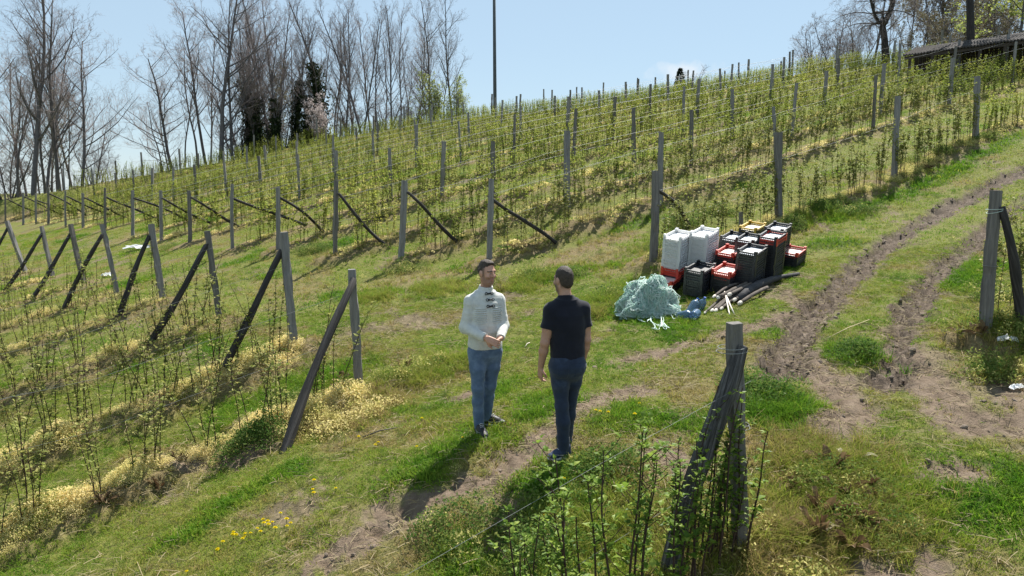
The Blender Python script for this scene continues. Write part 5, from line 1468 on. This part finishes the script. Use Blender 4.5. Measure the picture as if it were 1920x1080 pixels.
class Vol:
    def __init__(s, lo, hi, h):
        s.h = h; s.lo = np.array(lo, float); s.n = np.ceil((np.array(hi) - s.lo) / h).astype(int) + 1
        s.ax = [s.lo[i] + h * np.arange(s.n[i]) for i in range(3)]
        s.D = np.full(s.n, .2, np.float32)
    def _sub(s, lo, hi, m):
        a = np.clip(np.floor((np.asarray(lo) - m - s.lo) / s.h).astype(int), 0, s.n - 1); b = np.clip(np.ceil((np.asarray(hi) + m - s.lo) / s.h).astype(int) + 1, 1, s.n)
        sl = tuple(slice(i, j) for i, j in zip(a, b))
        g = np.meshgrid(*[s.ax[i][sl[i]] for i in range(3)], indexing='ij', sparse=True)
        return sl, g
    def put(s, sl, d, k, op='add'):
        A = s.D[sl]
        if op == 'sub': d = -d; 
        if op == 'add':
            h = np.clip(.5 + .5 * (A - d) / k, 0, 1); s.D[sl] = A * (1 - h) + d * h - k * h * (1 - h)
        else:
            h = np.clip(.5 - .5 * (A - d) / k, 0, 1); s.D[sl] = A * (1 - h) + d * h + k * h * (1 - h)
    def cone(s, a, b, ra, rb, k=.02, op='add', plane=None, flat=None):
        a = np.asarray(a, float); b = np.asarray(b, float); R_ = max(ra, rb)
        sl, (X, Y, Z) = s._sub(np.minimum(a, b) - R_, np.maximum(a, b) + R_, k + .03)
        ab = b - a; t = np.clip(((X - a[0]) * ab[0] + (Y - a[1]) * ab[1] + (Z - a[2]) * ab[2]) / (ab @ ab + 1e-9), 0, 1)
        dx, dy, dz = X - a[0] - t * ab[0], Y - a[1] - t * ab[1], Z - a[2] - t * ab[2]
        q = dx * dx + dy * dy + dz * dz
        if flat is not None:
            f, m = flat; q = q + ((dx * f[0] + dy * f[1] + dz * f[2]) ** 2) * (m * m - 1)
        d = np.sqrt(q) - (ra + t * (rb - ra))
        if plane is not None:
            p, nn = plane; d = np.maximum(d, (X - p[0]) * nn[0] + (Y - p[1]) * nn[1] + (Z - p[2]) * nn[2])
        s.put(sl, d, k, op)
    def chain(s, P, Rr, k=.02):
        for i in range(len(P) - 1): s.cone(P[i], P[i+1], Rr[i], Rr[i+1], k)
    def ell(s, c, r, M=np.eye(3), k=.02, op='add', cut=None):
        """M columns are the axes the radii belong to"""
        c = np.asarray(c, float); R_ = max(r); sl, (X, Y, Z) = s._sub(c - R_, c + R_, k + .02)
        dx, dy, dz = X - c[0], Y - c[1], Z - c[2]
        q = [(dx * M[0, i] + dy * M[1, i] + dz * M[2, i]) for i in range(3)]
        k0 = np.sqrt(sum((q[i] / r[i]) ** 2 for i in range(3))); k1 = np.sqrt(sum((q[i] / r[i] ** 2) ** 2 for i in range(3)))
        d = k0 * (k0 - 1) / (k1 + 1e-9)
        for p, nn in (cut or []): d = np.maximum(d, (X - p[0]) * nn[0] + (Y - p[1]) * nn[1] + (Z - p[2]) * nn[2])
        s.put(sl, d, k, op)
    def loft(s, prof, f, k=.02, op='add'):
        """prof rows: z, half width, half depth, centre x, centre y; f: facing"""
        p = np.array(prof, float); f = _n([f[0], f[1], 0]); r = np.array([f[1], -f[0], 0])
        m = p[:, 1:3].max(); lo = [p[:, 3].min() - m, p[:, 4].min() - m, p[0, 0]]; hi = [p[:, 3].max() + m, p[:, 4].max() + m, p[-1, 0]]
        sl, (X, Y, Z) = s._sub(lo, hi, k + .03)
        zz = s.ax[2][sl[2]]; I = [np.interp(zz, p[:, 0], p[:, j])[None, None] for j in (1, 2, 3, 4)]
        a = ((X - I[2]) * r[0] + (Y - I[3]) * r[1]) / I[0]; b = ((X - I[2]) * f[0] + (Y - I[3]) * f[1]) / I[1]
        q = (np.abs(a) ** 2.3 + np.abs(b) ** 2.3) ** (1 / 2.3)
        d = (q - 1) * np.minimum(I[0], I[1])
        d = np.maximum(d, np.maximum(p[0, 0] - Z, Z - p[-1, 0]))
        s.put(sl, d, k, op)
    def plane(s, p, nn, k=.004):
        X, Y, Z = np.meshgrid(*s.ax, indexing='ij', sparse=True)
        d = (X - p[0]) * nn[0] + (Y - p[1]) * nn[1] + (Z - p[2]) * nn[2]
        s.put((slice(None),) * 3, d.astype(np.float32), k, 'int')
    def warp(s, fn):
        X, Y, Z = np.meshgrid(*s.ax, indexing='ij'); m = np.abs(s.D) < .03
        s.D[m] += fn(X[m], Y[m], Z[m]).astype(np.float32)
    def mesh(s):
        D = s.D; ins = D < 0; nx, ny, nz = D.shape
        c = np.zeros((nx-1, ny-1, nz-1), np.uint8)
        offs = [(i, j, k) for i in (0, 1) for j in (0, 1) for k in (0, 1)]
        for o in offs: c += ins[o[0]:nx-1+o[0], o[1]:ny-1+o[1], o[2]:nz-1+o[2]]
        A = np.argwhere((c > 0) & (c < 8)); vid = np.full(c.shape, -1, np.int32); vid[tuple(A.T)] = np.arange(len(A))
        val = np.stack([D[A[:, 0] + o[0], A[:, 1] + o[1], A[:, 2] + o[2]] for o in offs], 1).astype(float)
        S = np.zeros((len(A), 3)); cnt = np.zeros(len(A))
        oa = np.array(offs, float)
        for i in range(8):
            for j in range(i + 1, 8):
                if np.abs(oa[i] - oa[j]).sum() != 1: continue
                m = (val[:, i] < 0) != (val[:, j] < 0); t = val[m, i] / (val[m, i] - val[m, j])
                S[m] += oa[i] + t[:, None] * (oa[j] - oa[i]); cnt[m] += 1
        V = s.lo + s.h * (A + S / cnt[:, None]); F = []
        for ax in range(3):
            sl0 = [slice(1, -1)] * 3; sl1 = [slice(1, -1)] * 3; sl0[ax] = slice(0, -1); sl1[ax] = slice(1, None)
            a = ins[tuple(sl0)]; b = ins[tuple(sl1)]
            u, v = [(1, 2), (2, 0), (0, 1)][ax]
            for flip, m in ((0, a & ~b), (1, ~a & b)):
                I = np.argwhere(m); I = I + np.array([0 if i == ax else 1 for i in range(3)])
                q = []
                for du, dv in ((0, 0), (-1, 0), (-1, -1), (0, -1)):
                    J = I.copy(); J[:, u] += du; J[:, v] += dv; q.append(vid[tuple(J.T)])
                q = np.stack(q, 1); F.append(q[:, ::-1] if flip else q)
        F = np.concatenate(F); F = F[(F >= 0).all(1)]
        return V, F
def vmesh(vol, name, mat, parent=None, relax=1):
    V, F = vol.mesh()
    for _ in range(relax):                                   # light smoothing of the grid steps
        S = np.zeros_like(V); c = np.zeros(len(V))
        for i in range(4):
            np.add.at(S, F[:, i], V[F[:, (i+1) % 4]] + V[F[:, i-1]]); np.add.at(c, F[:, i], 2)
        V = V * .5 + .5 * S / np.maximum(c, 1)[:, None]
    o = link(name, mesh(name, V, F, [mat], True), parent)
    return o, V

def skinmat():
    m, nt, out = newmat('skin'); b = nd(nt, 'ShaderNodeBsdfPrincipled')
    a = nd(nt, 'ShaderNodeAttribute', attribute_name='tone'); f = noise(nt, 40, 4, .6)
    mx = nd(nt, 'ShaderNodeMix', data_type='RGBA', blend_type='MULTIPLY'); mx.inputs[0].default_value = 1
    nt.links.new(a.outputs['Color'], mx.inputs[6]); nt.links.new(ramp(nt, [(.3, (.88, .86, .85)), (.7, (1, 1, 1))], f), mx.inputs[7])
    nt.links.new(mx.outputs[2], b.inputs['Base Color']); b.inputs['Roughness'].default_value = .5
    b.inputs['Subsurface Weight'].default_value = .12; b.inputs['Subsurface Radius'].default_value = (.02, .008, .004)
    nt.links.new(b.outputs[0], out.inputs[0]); return m
M_SKIN = skinmat()
def cloth(name, stops, scale, bump, bscale, rough=.85, stretch=None, bdist=.004):
    m = surf(name, stops, scale, rough, bump, bscale, stretch, .15, 6, 0, bdist)
    for n in m.node_tree.nodes:
        if n.type == 'BSDF_PRINCIPLED': n.inputs['Sheen Weight'].default_value = .15
    return m
M_KNIT = cloth('cream_knit', [(.3, (.47, .475, .455)), (.7, (.60, .60, .565))], 24, .6, 210)
M_JEAN = cloth('blue_denim', [(.28, (.055, .085, .150)), (.5, (.085, .130, .215)), (.72, (.16, .22, .32))], 7, .3, 260)
M_JEAN2 = cloth('dark_denim', [(.3, (.016, .023, .042)), (.55, (.025, .036, .064)), (.75, (.05, .07, .115))], 7, .3, 260)
M_POLO = cloth('navy_jersey', [(.3, (.008, .009, .016)), (.7, (.013, .014, .023))], 9, .2, 200)
M_HAIR = surf('dark_hair', [(.3, (.024, .017, .013)), (.7, (.075, .055, .043))], 60, .6, .8, 190)
M_SHOE = surf('black_shoe', [(.3, (.010, .010, .012)), (.7, (.022, .022, .026))], 20, .5, .2)
M_SHOE2 = surf('navy_shoe', [(.3, (.018, .028, .06)), (.7, (.035, .05, .095))], 20, .6, .3)
M_SOLE = surf('white_rubber', [(.3, (.50, .50, .50)), (.7, (.68, .68, .67))], 20, .6, 0)
M_TOG = surf('dark_toggle', [(.3, (.010, .010, .012)), (.7, (.025, .024, .026))], 30, .4, 0)

def head(v, c, f, lean=0):
    f = _n(f); r = _n([f[1], -f[0], 0]); u = np.cross(r, f); M = np.stack([r, f, u], 1)
    P = lambda x, y, z: c + r * x + f * y + u * z
    v.ell(P(0, -.012, .025), (.076, .096, .098), M, .02); v.ell(P(0, .012, -.035), (.064, .078, .078), M, .03)
    v.cone(P(0, .055, -.098), P(0, .062, -.092), .026, .024, .03); v.cone(P(-.045, .0, -.07), P(-.02, .055, -.10), .022, .022, .025); v.cone(P(.045, .0, -.07), P(.02, .055, -.10), .022, .022, .025)
    v.cone(P(-.035, .078, .018), P(.035, .078, .018), .015, .015, .018)
    v.cone(P(0, .085, .012), P(0, .109, -.028), .009, .0125, .010); v.ell(P(0, .098, -.034), (.017, .012, .009), M, .008)
    for s in (-1, 1):
        v.ell(P(s * .032, .092, -.002), (.017, .012, .010), M, .012, 'sub'); v.ell(P(s * .031, .080, -.003), (.0135, .0125, .0115), M, .004)
        v.ell(P(s * .077, -.005, -.012), (.010, .021, .031), M, .008); v.ell(P(s * .042, .070, -.035), (.022, .018, .02), M, .02)
    v.ell(P(0, .090, -.062), (.022, .009, .006), M, .006); v.ell(P(0, .089, -.072), (.019, .009, .007), M, .006)
    return M
def hand(v, w, d, n, side, curl, sp=1.0):
    """w wrist, d along the palm, n the way the palm faces, side = thumb side (+1/-1 along n x d)"""
    d = _n(d); n = _n(np.asarray(n, float) - d * (np.asarray(n, float) @ d)); s = np.cross(n, d) * side
    v.cone(w - d * .02, w + d * .02, .026, .027, .012, flat=(n, 1.35))
    for q in (-.024, -.008, .008, .024): v.cone(w + d * .012 + s * q * .8, w + d * .082 + s * q * 1.1, .017, .0125, .010)
    v.ell(w + d * .035 + s * .022 + n * .010, (.022, .016, .014), np.stack([d, s, n], 1), .012)
    for q, L_, c in ((.029, .074, .85), (.010, .082, 1.0), (-.010, .077, 1.08), (-.028, .060, 1.18)):
        p = w + d * .086 + s * q; a = .25 * curl * c
        for j, (fr, r0, r1) in enumerate(((.45, .0098, .0088), (.32, .0088, .0080), (.23, .0080, .0066))):
            dd = d * math.cos(a) + n * math.sin(a) + s * q * 1.2 * sp
            p2 = p + _n(dd) * L_ * fr; v.cone(p, p2, r0, r1, .004); p = p2; a += curl * c * (.75 if j == 0 else .55)
    p = w + d * .022 + s * .030; dd = _n(d * .62 + s * .62 + n * .35); p2 = p + dd * .045; v.cone(p, p2, .0135, .011, .008)
    p3 = p2 + _n(d * .85 + s * .15 + n * .45) * .034; v.cone(p2, p3, .0108, .0078, .004)

def tone_attr(o, V, c, M, skin, stubble, brow, hands=None):
    q = (V - c) @ M; col = np.tile(np.array([*skin, 1.0]), (len(V), 1))
    def blend(m, t): col[:, :3] = col[:, :3] * (1 - m[:, None]) + np.array(t) * m[:, None]
    hd = (np.abs(q[:, 2]) < .16) & (np.abs(q[:, 0]) < .1) & (np.abs(q[:, 1]) < .13)
    bd = hd & (q[:, 2] < -.028) & (q[:, 1] > -.02); blend(bd * stubble * sst(-.025, -.06, q[:, 2]) * sst(-.02, .02, q[:, 1]), (.05, .035, .028))
    crop = hd * sst(.05, .02, q[:, 1]); blend(crop * .85 * sst(-.06, -.015, q[:, 2] + .35 * np.maximum(q[:, 1], -.03)) * (np.abs(q[:, 0]) > .03), (.055, .04, .032)); blend((hd & (q[:, 1] < -.03)) * .7 * sst(-.095, -.055, q[:, 2]), (.055, .04, .032))
    for s in (-1, 1): blend((np.hypot(q[:, 1] + .005, q[:, 2] + .012) < .034) & (q[:, 0] * s > .074), skin)
    blend(hd * sst(.016, .006, np.abs(q[:, 2] + .067)) * sst(.028, .018, np.abs(q[:, 0])) * (q[:, 1] > .075), (.36, .15, .12))
    for s in (-1, 1):
        blend(hd * (q[:, 1] > .06) * sst(.008, .004, np.abs(q[:, 2] - .019 + .1 * (np.abs(q[:, 0]) - .03))) * sst(.024, .018, np.abs(q[:, 0] - s * .033)), brow)
        blend(hd * (q[:, 1] > .06) * sst(.0065, .004, np.abs(q[:, 2] + .003)) * sst(.015, .011, np.abs(q[:, 0] - s * .031)), (.34, .29, .26))
        blend(hd * (q[:, 1] > .06) * sst(.006, .0045, np.hypot(q[:, 2] + .003, q[:, 0] - s * .031)), (.02, .014, .01))
    a = o.data.attributes.new('tone', 'FLOAT_COLOR', 'POINT'); a.data.foreach_set('color', col.astype(np.float32).ravel())

def shoe(parent, heel, toe, mat, sole_mat, z0, name='shoe', flash=None):
    heel = np.array([*heel, z0]); toe = np.array([*toe, z0]); d = _n(toe - heel); s = np.array([-d[1], d[0], 0]); L_ = np.linalg.norm(toe - heel); M = np.stack([d, s, [0, 0, 1.]], 1)
    lo = np.minimum(heel, toe) - .09; hi = np.maximum(heel, toe) + .09; hi[2] = z0 + .18
    v = Vol(lo, hi, .005)
    v.cone(heel + d * .045 + [0, 0, .05], heel + d * .05 + [0, 0, .11], .043, .044, .02); v.cone(heel + d * .05 + [0, 0, .045], heel + d * L_ * .62 + [0, 0, .045], .042, .046, .02)
    v.ell(heel + d * (L_ - .065) + [0, 0, .035], (.066, .046, .036), M, .02); v.cone(heel + d * .07 + [0, 0, .10], heel + d * L_ * .6 + [0, 0, .06], .036, .034, .03)
    v.plane([0, 0, z0 + .022], (0, 0, -1)); o, _ = vmesh(v, name, mat, parent)
    mb = MB(); n = 28; V = []
    for zz, g in ((0, .97), (.012, 1.0), (.028, .985)):
        for i in range(n):
            a = 6.2832 * i / n; x = math.cos(a); w = .047 if x > 0 else .042
            V.append(heel + d * (L_ / 2 + x * (L_ / 2 + .004) * g) + s * math.sin(a) * w * g * (1 - .12 * math.cos(2 * a) * (x < 0)) + np.array([0, 0, zz + (.014 * max(x, 0) ** 4)]))
    F = [(j*n+i, j*n+(i+1) % n, (j+1)*n+(i+1) % n, (j+1)*n+i) for j in (0, 1) for i in range(n)] + [tuple(range(n))[::-1], tuple(range(2*n, 3*n))]
    mb.add(V, F); link('sole', mb.mesh('sole', [sole_mat]), o)
    mb = MB()
    for i in range(5):
        q = heel + d * (L_ * (.46 + .055 * i)) + np.array([0, 0, .128 - .0125 * i]); mb.tube([q - s * .022 - [0, 0, .006], q + [0, 0, .002], q + s * .022 - [0, 0, .006]], .0035, 5)
    link('laces', mb.mesh('laces', [M_SOLE], True), o)
    if flash is not None:
        mb = MB(); V = []
        for sd in (-1, 1):
            k = len(V); P = [heel + d * (L_ * t) + s * sd * (w_ + .003) + np.array([0, 0, zz]) for t, zz, w_ in ((.30, .05, .044), (.45, .044, .046), (.62, .052, .047), (.78, .062, .040))]
            V = P + [p + np.array([0, 0, .014 * (1 - i * .25)]) for i, p in enumerate(P)]; mb.add(V, [(i, i+1, i+5, i+4) for i in range(3)] + [(i+4, i+5, i+1, i) for i in range(3)])
        link('side_stripe', mb.mesh('side_stripe', [flash]), o)
    return o

def fold(x, y, z, amp, f=9.0, seed=0, zs=1.6):
    a = fbm(x * f + 3, z * f * zs, 1, 3, seed) + fbm(y * f + 7, z * f * zs, 1, 3, seed + 5) - 1
    return amp * a

# ---- man in the cream jumper, three quarter front view
def man_front():
    b = gp(910, 812)
    z0 = lambda x, y: float(gz(b[0] + x, b[1] + y)[0]) - b[2]
    f = _n([.45, -.89, 0]); r = np.array([f[1], -f[0], 0]); hf = _n([.70, -.71, -.04])
    hc = np.array([.022, -.005, 1.695]); rs = np.array([-.140, -.062, 1.400]); ls = np.array([.135, .072, 1.400])
    re, rw = np.array([-.196, -.085, 1.135]), np.array([.020, -.255, 1.06]); le, lw = np.array([.186, .035, 1.135]), np.array([.162, -.195, 1.045])
    zr, zl = z0(-.05, -.06), z0(.06, .18)
    rh, rk, ra = np.array([-.085, -.02, .90]), np.array([-.075, -.05, .49]), np.array([-.062, -.01, .10 + zr]); lh, lk, la = np.array([.085, .05, .90]), np.array([.050, .07, .50]), np.array([.005, .18, .10 + zl])
    v = Vol((-.40, -.52, -.25), (.40, .42, 1.90), .005)
    M = head(v, hc, hf); v.cone((.005, .02, 1.44), hc - [0, 0, .07], .060, .056, .03)
    v.loft([(.86, .14, .09, 0, .02), (1.1, .14, .09, 0, .01), (1.35, .16, .095, 0, .01), (1.46, .10, .07, 0, .01)], f, .03)
    for S, E_, W in ((rs, re, rw), (ls, le, lw)): v.chain([S, E_, W], [.05, .036, .026], .02)
    for H_, K_, A_ in ((rh, rk, ra), (lh, lk, la)): v.chain([H_, K_, A_, A_ - [0, 0, .04]], [.08, .05, .038, .035], .02)
    hand(v, rw + _n(rw - re) * .012, [.80, -.42, -.30], [.25, .45, -.2], 1, .85); hand(v, lw + _n(lw - le) * .012, [-.55, -.62, -.30], [-.35, .30, .5], -1, 1.0)
    body, V = vmesh(v, 'person', M_SKIN, None); body.location = [float(q) for q in b]
    tone_attr(body, V, hc, M, (.50, .27, .19), .45, (.06, .04, .03))
    tag(body, 'man in cream knitted jumper and blue jeans facing right, hands together', 'person')
    # jumper
    v = Vol((-.40, -.40, .80), (.40, .36, 1.62), .0048)
    v.loft([(.905, .178, .125, .0, .015), (.955, .182, .13, 0, .015), (1.05, .176, .128, 0, .01), (1.18, .172, .126, 0, .005), (1.30, .176, .126, 0, .005), (1.38, .166, .113, 0, .005), (1.44, .112, .095, 0, .01), (1.49, .09, .085, .005, .012)], f, .03)
    for S, E_, W in ((rs, re, rw), (ls, le, lw)):
        v.cone(np.array([0, .01, 1.475]) * .72 + S * .28 + np.array([0, 0, .012]), S, .058, .064, .05); v.chain([S, E_], [.069, .056], .03); v.cone(E_, W, .059, .043, .025, plane=(W - _n(W - E_) * .012, _n(W - E_)))
        v.cone(W - _n(W - E_) * .055, W - _n(W - E_) * .012, .047, .045, .006, plane=(W - _n(W - E_) * .010, _n(W - E_)))
    v.cone((.004, .018, 1.46), (.012, .008, 1.548), .080, .072, .02, plane=((.012, .008, 1.555) + f * 0, _n([.10, -.20, 1])))
    v.cone((.010, .010, 1.50), (.016, .0, 1.70), .058, .064, .006, 'int2' if False else 'sub')
    ctr = lambda X, Y: (X * r[0] + Y * r[1], X * f[0] + Y * f[1])
    def knit(X, Y, Z):
        a, q = ctr(X, Y); front = sst(.05, .09, q) * sst(.150, .135, np.abs(a)) * sst(.030, .040, np.abs(a)) * sst(1.175, 1.185, Z) * sst(1.352, 1.342, Z)
        rib = -.0075 * np.sin(Z * 2 * math.pi / .0215) * front
        hem = -.0015 * np.sin(np.arctan2(a, q) * 90) * sst(.965, .955, Z)
        plk = -.004 * sst(.026, .020, np.abs(a)) * sst(.05, .09, q) * sst(1.13, 1.15, Z)
        raglan = .004 * np.exp(-((np.abs(a) - .165 + (1.45 - Z) * .05) / .008) ** 2) * sst(1.25, 1.3, Z) * sst(1.46, 1.42, Z)
        return fold(X, Y, Z, .011, 7, 3, 1.4) + fold(X, Y, Z, .004, 20, 9) + rib + hem + plk + raglan
    v.warp(knit)
    jo, _ = vmesh(v, 'jumper', M_KNIT, body)
    for i, zt in enumerate((1.485, 1.425, 1.36)):
        c = np.array([.005, .012, zt]) + f * (.097 if i == 0 else .122 if i == 1 else .136)
        mb = MB(); mb.tube([c + r * -.022 + [0, 0, .004], c, c + r * .022 - [0, 0, .004]], [.008, .0095, .008], 8)
        for s in (-1, 1):
            P = [c + r * s * t + np.array([0, 0, dz]) - f * .003 for t, dz in ((.01, .004), (.038, .014), (.046, 0), (.038, -.014), (.01, -.004))]; mb.tube(P, .0042, 5)
        link('toggle', mb.mesh('toggle', [M_TOG], True), jo)
    # jeans
    v = Vol((-.32, -.30, -.08), (.32, .34, 1.0), .005)
    v.loft([(.70, .075, .05, 0, .02), (.76, .115, .085, 0, .02), (.82, .160, .114, 0, .02), (.88, .172, .122, 0, .02), (.955, .165, .115, 0, .015)], f, .03)
    for H_, K_, A_ in ((rh, rk, ra), (lh, lk, la)):
        v.chain([H_ - [0, 0, .03], H_ * .5 + K_ * .5 + f * .012, K_], [.096, .080, .063], .025); m_ = K_ * .62 + A_ * .38 - f * .012; v.cone(K_, m_, .062, .060, .025); v.cone(m_, A_ - [0, 0, .035], .060, .049, .025, plane=(A_ - [0, 0, .045], (0, 0, -1)))
    v.warp(lambda X, Y, Z: fold(X, Y, Z, .009, 5, 21, 2.2) * sst(.9, .2, Z) + fold(X, Y, Z, .009, 13, 25, .7))
    vmesh(v, 'jeans', M_JEAN, body)
    shoe(body, (ra[0] - f[0] * .03 - .008, ra[1] + .055), (ra[0] + .075, ra[1] - .215), M_SHOE, M_SOLE, zr, flash=M_SOLE); shoe(body, (la[0] - .055, la[1] + .02), (la[0] + .225, la[1] - .04), M_SHOE, M_SOLE, zl, flash=M_SOLE)
    # hair
    hr, u = M[:, 0], M[:, 2]; P = lambda x, y, z: hc + hr * x + M[:, 1] * y + u * z
    v = Vol(hc - .16, hc + .18, .0045)
    v.ell(P(0, -.014, .027), (.0762, .0960, .0978), M, .01); v.ell(P(0, .040, .094), (.044, .044, .026), M, .03); v.ell(P(0, -.005, .096), (.048, .06, .026), M, .03)
    v.plane(P(0, .062, .066), _n(M[:, 1] * .85 - u * .52), .006); v.plane(P(0, -.01, .0), _n(M[:, 1] * .7 - u * .7), .006); v.plane(P(0, 0, -.012), _n(-u + M[:, 1] * .25), .03)
    v.warp(lambda X, Y, Z: .006 * (fbm(X * 70, Z * 40 + Y * 30, 1, 2, 3) - .5))
    vmesh(v, 'hair', M_HAIR, body)
man_front()

# ---- man in the navy polo shirt, seen from behind
def man_back():
    b = gp(1050, 852)
    z0 = lambda x, y: float(gz(b[0] + x, b[1] + y)[0]) - b[2]
    f = _n([-.28, .96, 0]); r = np.array([f[1], -f[0], 0]); hf = _n([-.60, .80, -.06])
    hc = np.array([.020, .02, 1.690]); ls = np.array([-.092, -.040, 1.402]); rs = np.array([.210, .05, 1.402])
    le, lw = np.array([-.152, -.05, 1.10]), np.array([-.186, .03, .855]); re, rw = np.array([.246, .05, 1.11]), np.array([.214, .135, .875])
    zl, zr = z0(0, 0), z0(.07, .25)
    lh, lk, la = np.array([-.020, -.015, .90]), np.array([.012, -.02, .49]), np.array([.032, .0, .10 + zl]); rh, rk, ra = np.array([.142, .03, .90]), np.array([.100, .12, .49]), np.array([.075, .25, .11 + zr])
    v = Vol((-.36, -.30, -.2), (.48, .50, 1.90), .005)
    M = head(v, hc, hf); v.cone((.050, .0, 1.44), hc - [0, 0, .06], .066, .060, .03)
    cx = .060
    v.loft([(.86, .14, .09, cx, 0), (1.1, .14, .09, cx, 0), (1.35, .17, .095, cx, 0), (1.46, .10, .07, cx, 0)], f, .03)
    for S, E_, W in ((ls, le, lw), (rs, re, rw)):
        m_ = S * .45 + E_ * .55; g_ = E_ * .65 + W * .35; v.chain([S, m_, E_, g_, W], [.055, .053, .042, .043, .029], .02)
    for H_, K_, A_ in ((rh, rk, ra), (lh, lk, la)): v.chain([H_, K_, A_, A_ - [0, 0, .04]], [.08, .05, .038, .035], .02)
    hand(v, lw + _n(lw - le) * .012, [-.06, .12, -1], [.85, .45, 0], -1, 1.25); hand(v, rw + _n(rw - re) * .012, [-.10, .22, -1], [-.8, .5, 0], 1, 1.2)
    body, V = vmesh(v, 'person', M_SKIN, None); body.location = [float(q) for q in b]
    tone_attr(body, V, hc, M, (.44, .245, .175), .75, (.04, .03, .025))
    tag(body, 'man in dark navy polo shirt and dark jeans, seen from behind', 'person')
    v = Vol((-.34, -.24, .84), (.46, .26, 1.64), .0048)
    v.loft([(.895, .172, .122, cx, 0), (1.0, .170, .12, cx, 0), (1.12, .168, .118, cx, 0), (1.26, .178, .124, cx, 0), (1.36, .178, .116, cx, 0), (1.43, .122, .096, cx, .0), (1.495, .09, .08, .048, .005)], f, .03)
    for S, E_ in ((ls, le), (rs, re)):
        u_ = _n(E_ - S); e_ = S + u_ * .165; v.cone(np.array([cx - .01, 0, 1.48]) * .70 + S * .30 + np.array([0, 0, .012]), S, .060, .066, .05); v.cone(S, S + u_ * .21, .072, .066, .03, plane=(e_, u_)); v.cone(e_ - u_ * .022, e_ + u_ * .02, .071, .070, .004, plane=(e_ + u_ * .003, u_))
    v.cone((.050, .0, 1.47), (.040, .008, 1.535), .084, .074, .015, plane=((.04, .008, 1.537), _n([-.05, .25, 1]))); v.cone((.045, .004, 1.50), (.03, .015, 1.70), .062, .066, .005, 'sub')
    for S, E_ in ((ls, le), (rs, re)):
        u_ = _n(E_ - S); v.cone(S + u_ * .15, S + u_ * .26, .053, .056, .004, 'sub')
    v.warp(lambda X, Y, Z: fold(X, Y, Z, .014, 6, 41, 1.0) + fold(X, Y, Z, .016, 10, 45, .45) * sst(1.40, 1.0, Z))
    vmesh(v, 'polo_shirt', M_POLO, body)
    v = Vol((-.26, -.26, -.1), (.40, .42, 1.0), .005)
    v.loft([(.70, .075, .05, cx, .02), (.76, .115, .085, cx, .01), (.82, .155, .116, cx, 0), (.87, .166, .128, cx, -.005), (.96, .158, .112, cx, 0)], f, .03)
    for s in (-1, 1): v.ell(np.array([cx, 0, .855]) + r * s * .072 - f * .048, (.072, .062, .085), np.stack([r, f, [0, 0, 1.]], 1), .08)
    for H_, K_, A_ in ((rh, rk, ra), (lh, lk, la)):
        v.chain([H_ - [0, 0, .03], H_ * .5 + K_ * .5, K_], [.095, .080, .063], .025); m_ = K_ * .62 + A_ * .38 - f * .02; v.cone(K_, m_, .062, .062, .025); v.cone(m_, A_ - [0, 0, .035], .062, .054, .025, plane=(A_ - [0, 0, .05], (0, 0, -1)))
    def pk(X, Y, Z):
        a = (X - cx) * r[0] + Y * r[1]; q = (X - cx) * f[0] + Y * f[1]; e = 0
        for s in (-1, 1): e = e - .004 * (sst(.052, .047, np.abs(a - s * .085)) * sst(.775, .782, Z) * sst(.905, .898, Z) * (q < -.04))
        return e + fold(X, Y, Z, .009, 5, 51, 2.2) * sst(.9, .2, Z) + fold(X, Y, Z, .009, 13, 55, .7)
    v.warp(pk); vmesh(v, 'jeans', M_JEAN2, body)
    shoe(body, (la[0] + .075, la[1] + .028), (la[0] - .155, la[1] - .06), M_SHOE2, M_SOLE, zl, flash=M_SOLE); shoe(body, (ra[0] + .03, ra[1] - .06), (ra[0] - .07, ra[1] + .19), M_SHOE2, M_SOLE, zr)
    hr, u = M[:, 0], M[:, 2]; P = lambda x, y, z: hc + hr * x + M[:, 1] * y + u * z
    v = Vol(hc - .17, hc + .17, .0045); v.ell(P(0, -.014, .026), (.0785, .0985, .101), M, .01); v.ell(P(0, -.05, -.03), (.062, .055, .06), M, .02)
    v.plane(P(0, .055, .058), _n(M[:, 1] * .85 - u * .52), .01); v.plane(P(0, -.03, -.055), _n(M[:, 1] * .75 - u * .66), .01)
    v.warp(lambda X, Y, Z: .004 * (fbm(X * 70, Z * 50 + Y * 30, 1, 2, 3) - .5)); vmesh(v, 'hair', M_HAIR, body)
    v = Vol(hc - .17, hc + .17, .0045); v.ell(P(0, .016, -.045), (.067, .080, .080), M, .02); v.cone(P(0, .058, -.10), P(0, .066, -.092), .030, .028, .03)
    v.plane(P(0, .02, -.045), _n(u - M[:, 1] * .12), .008); v.plane(P(0, -.012, 0), _n(-M[:, 1]), .008); v.ell(P(0, .105, -.062), (.024, .03, .014), M, .01, 'sub')
    vmesh(v, 'beard', M_HAIR, body)
man_back()
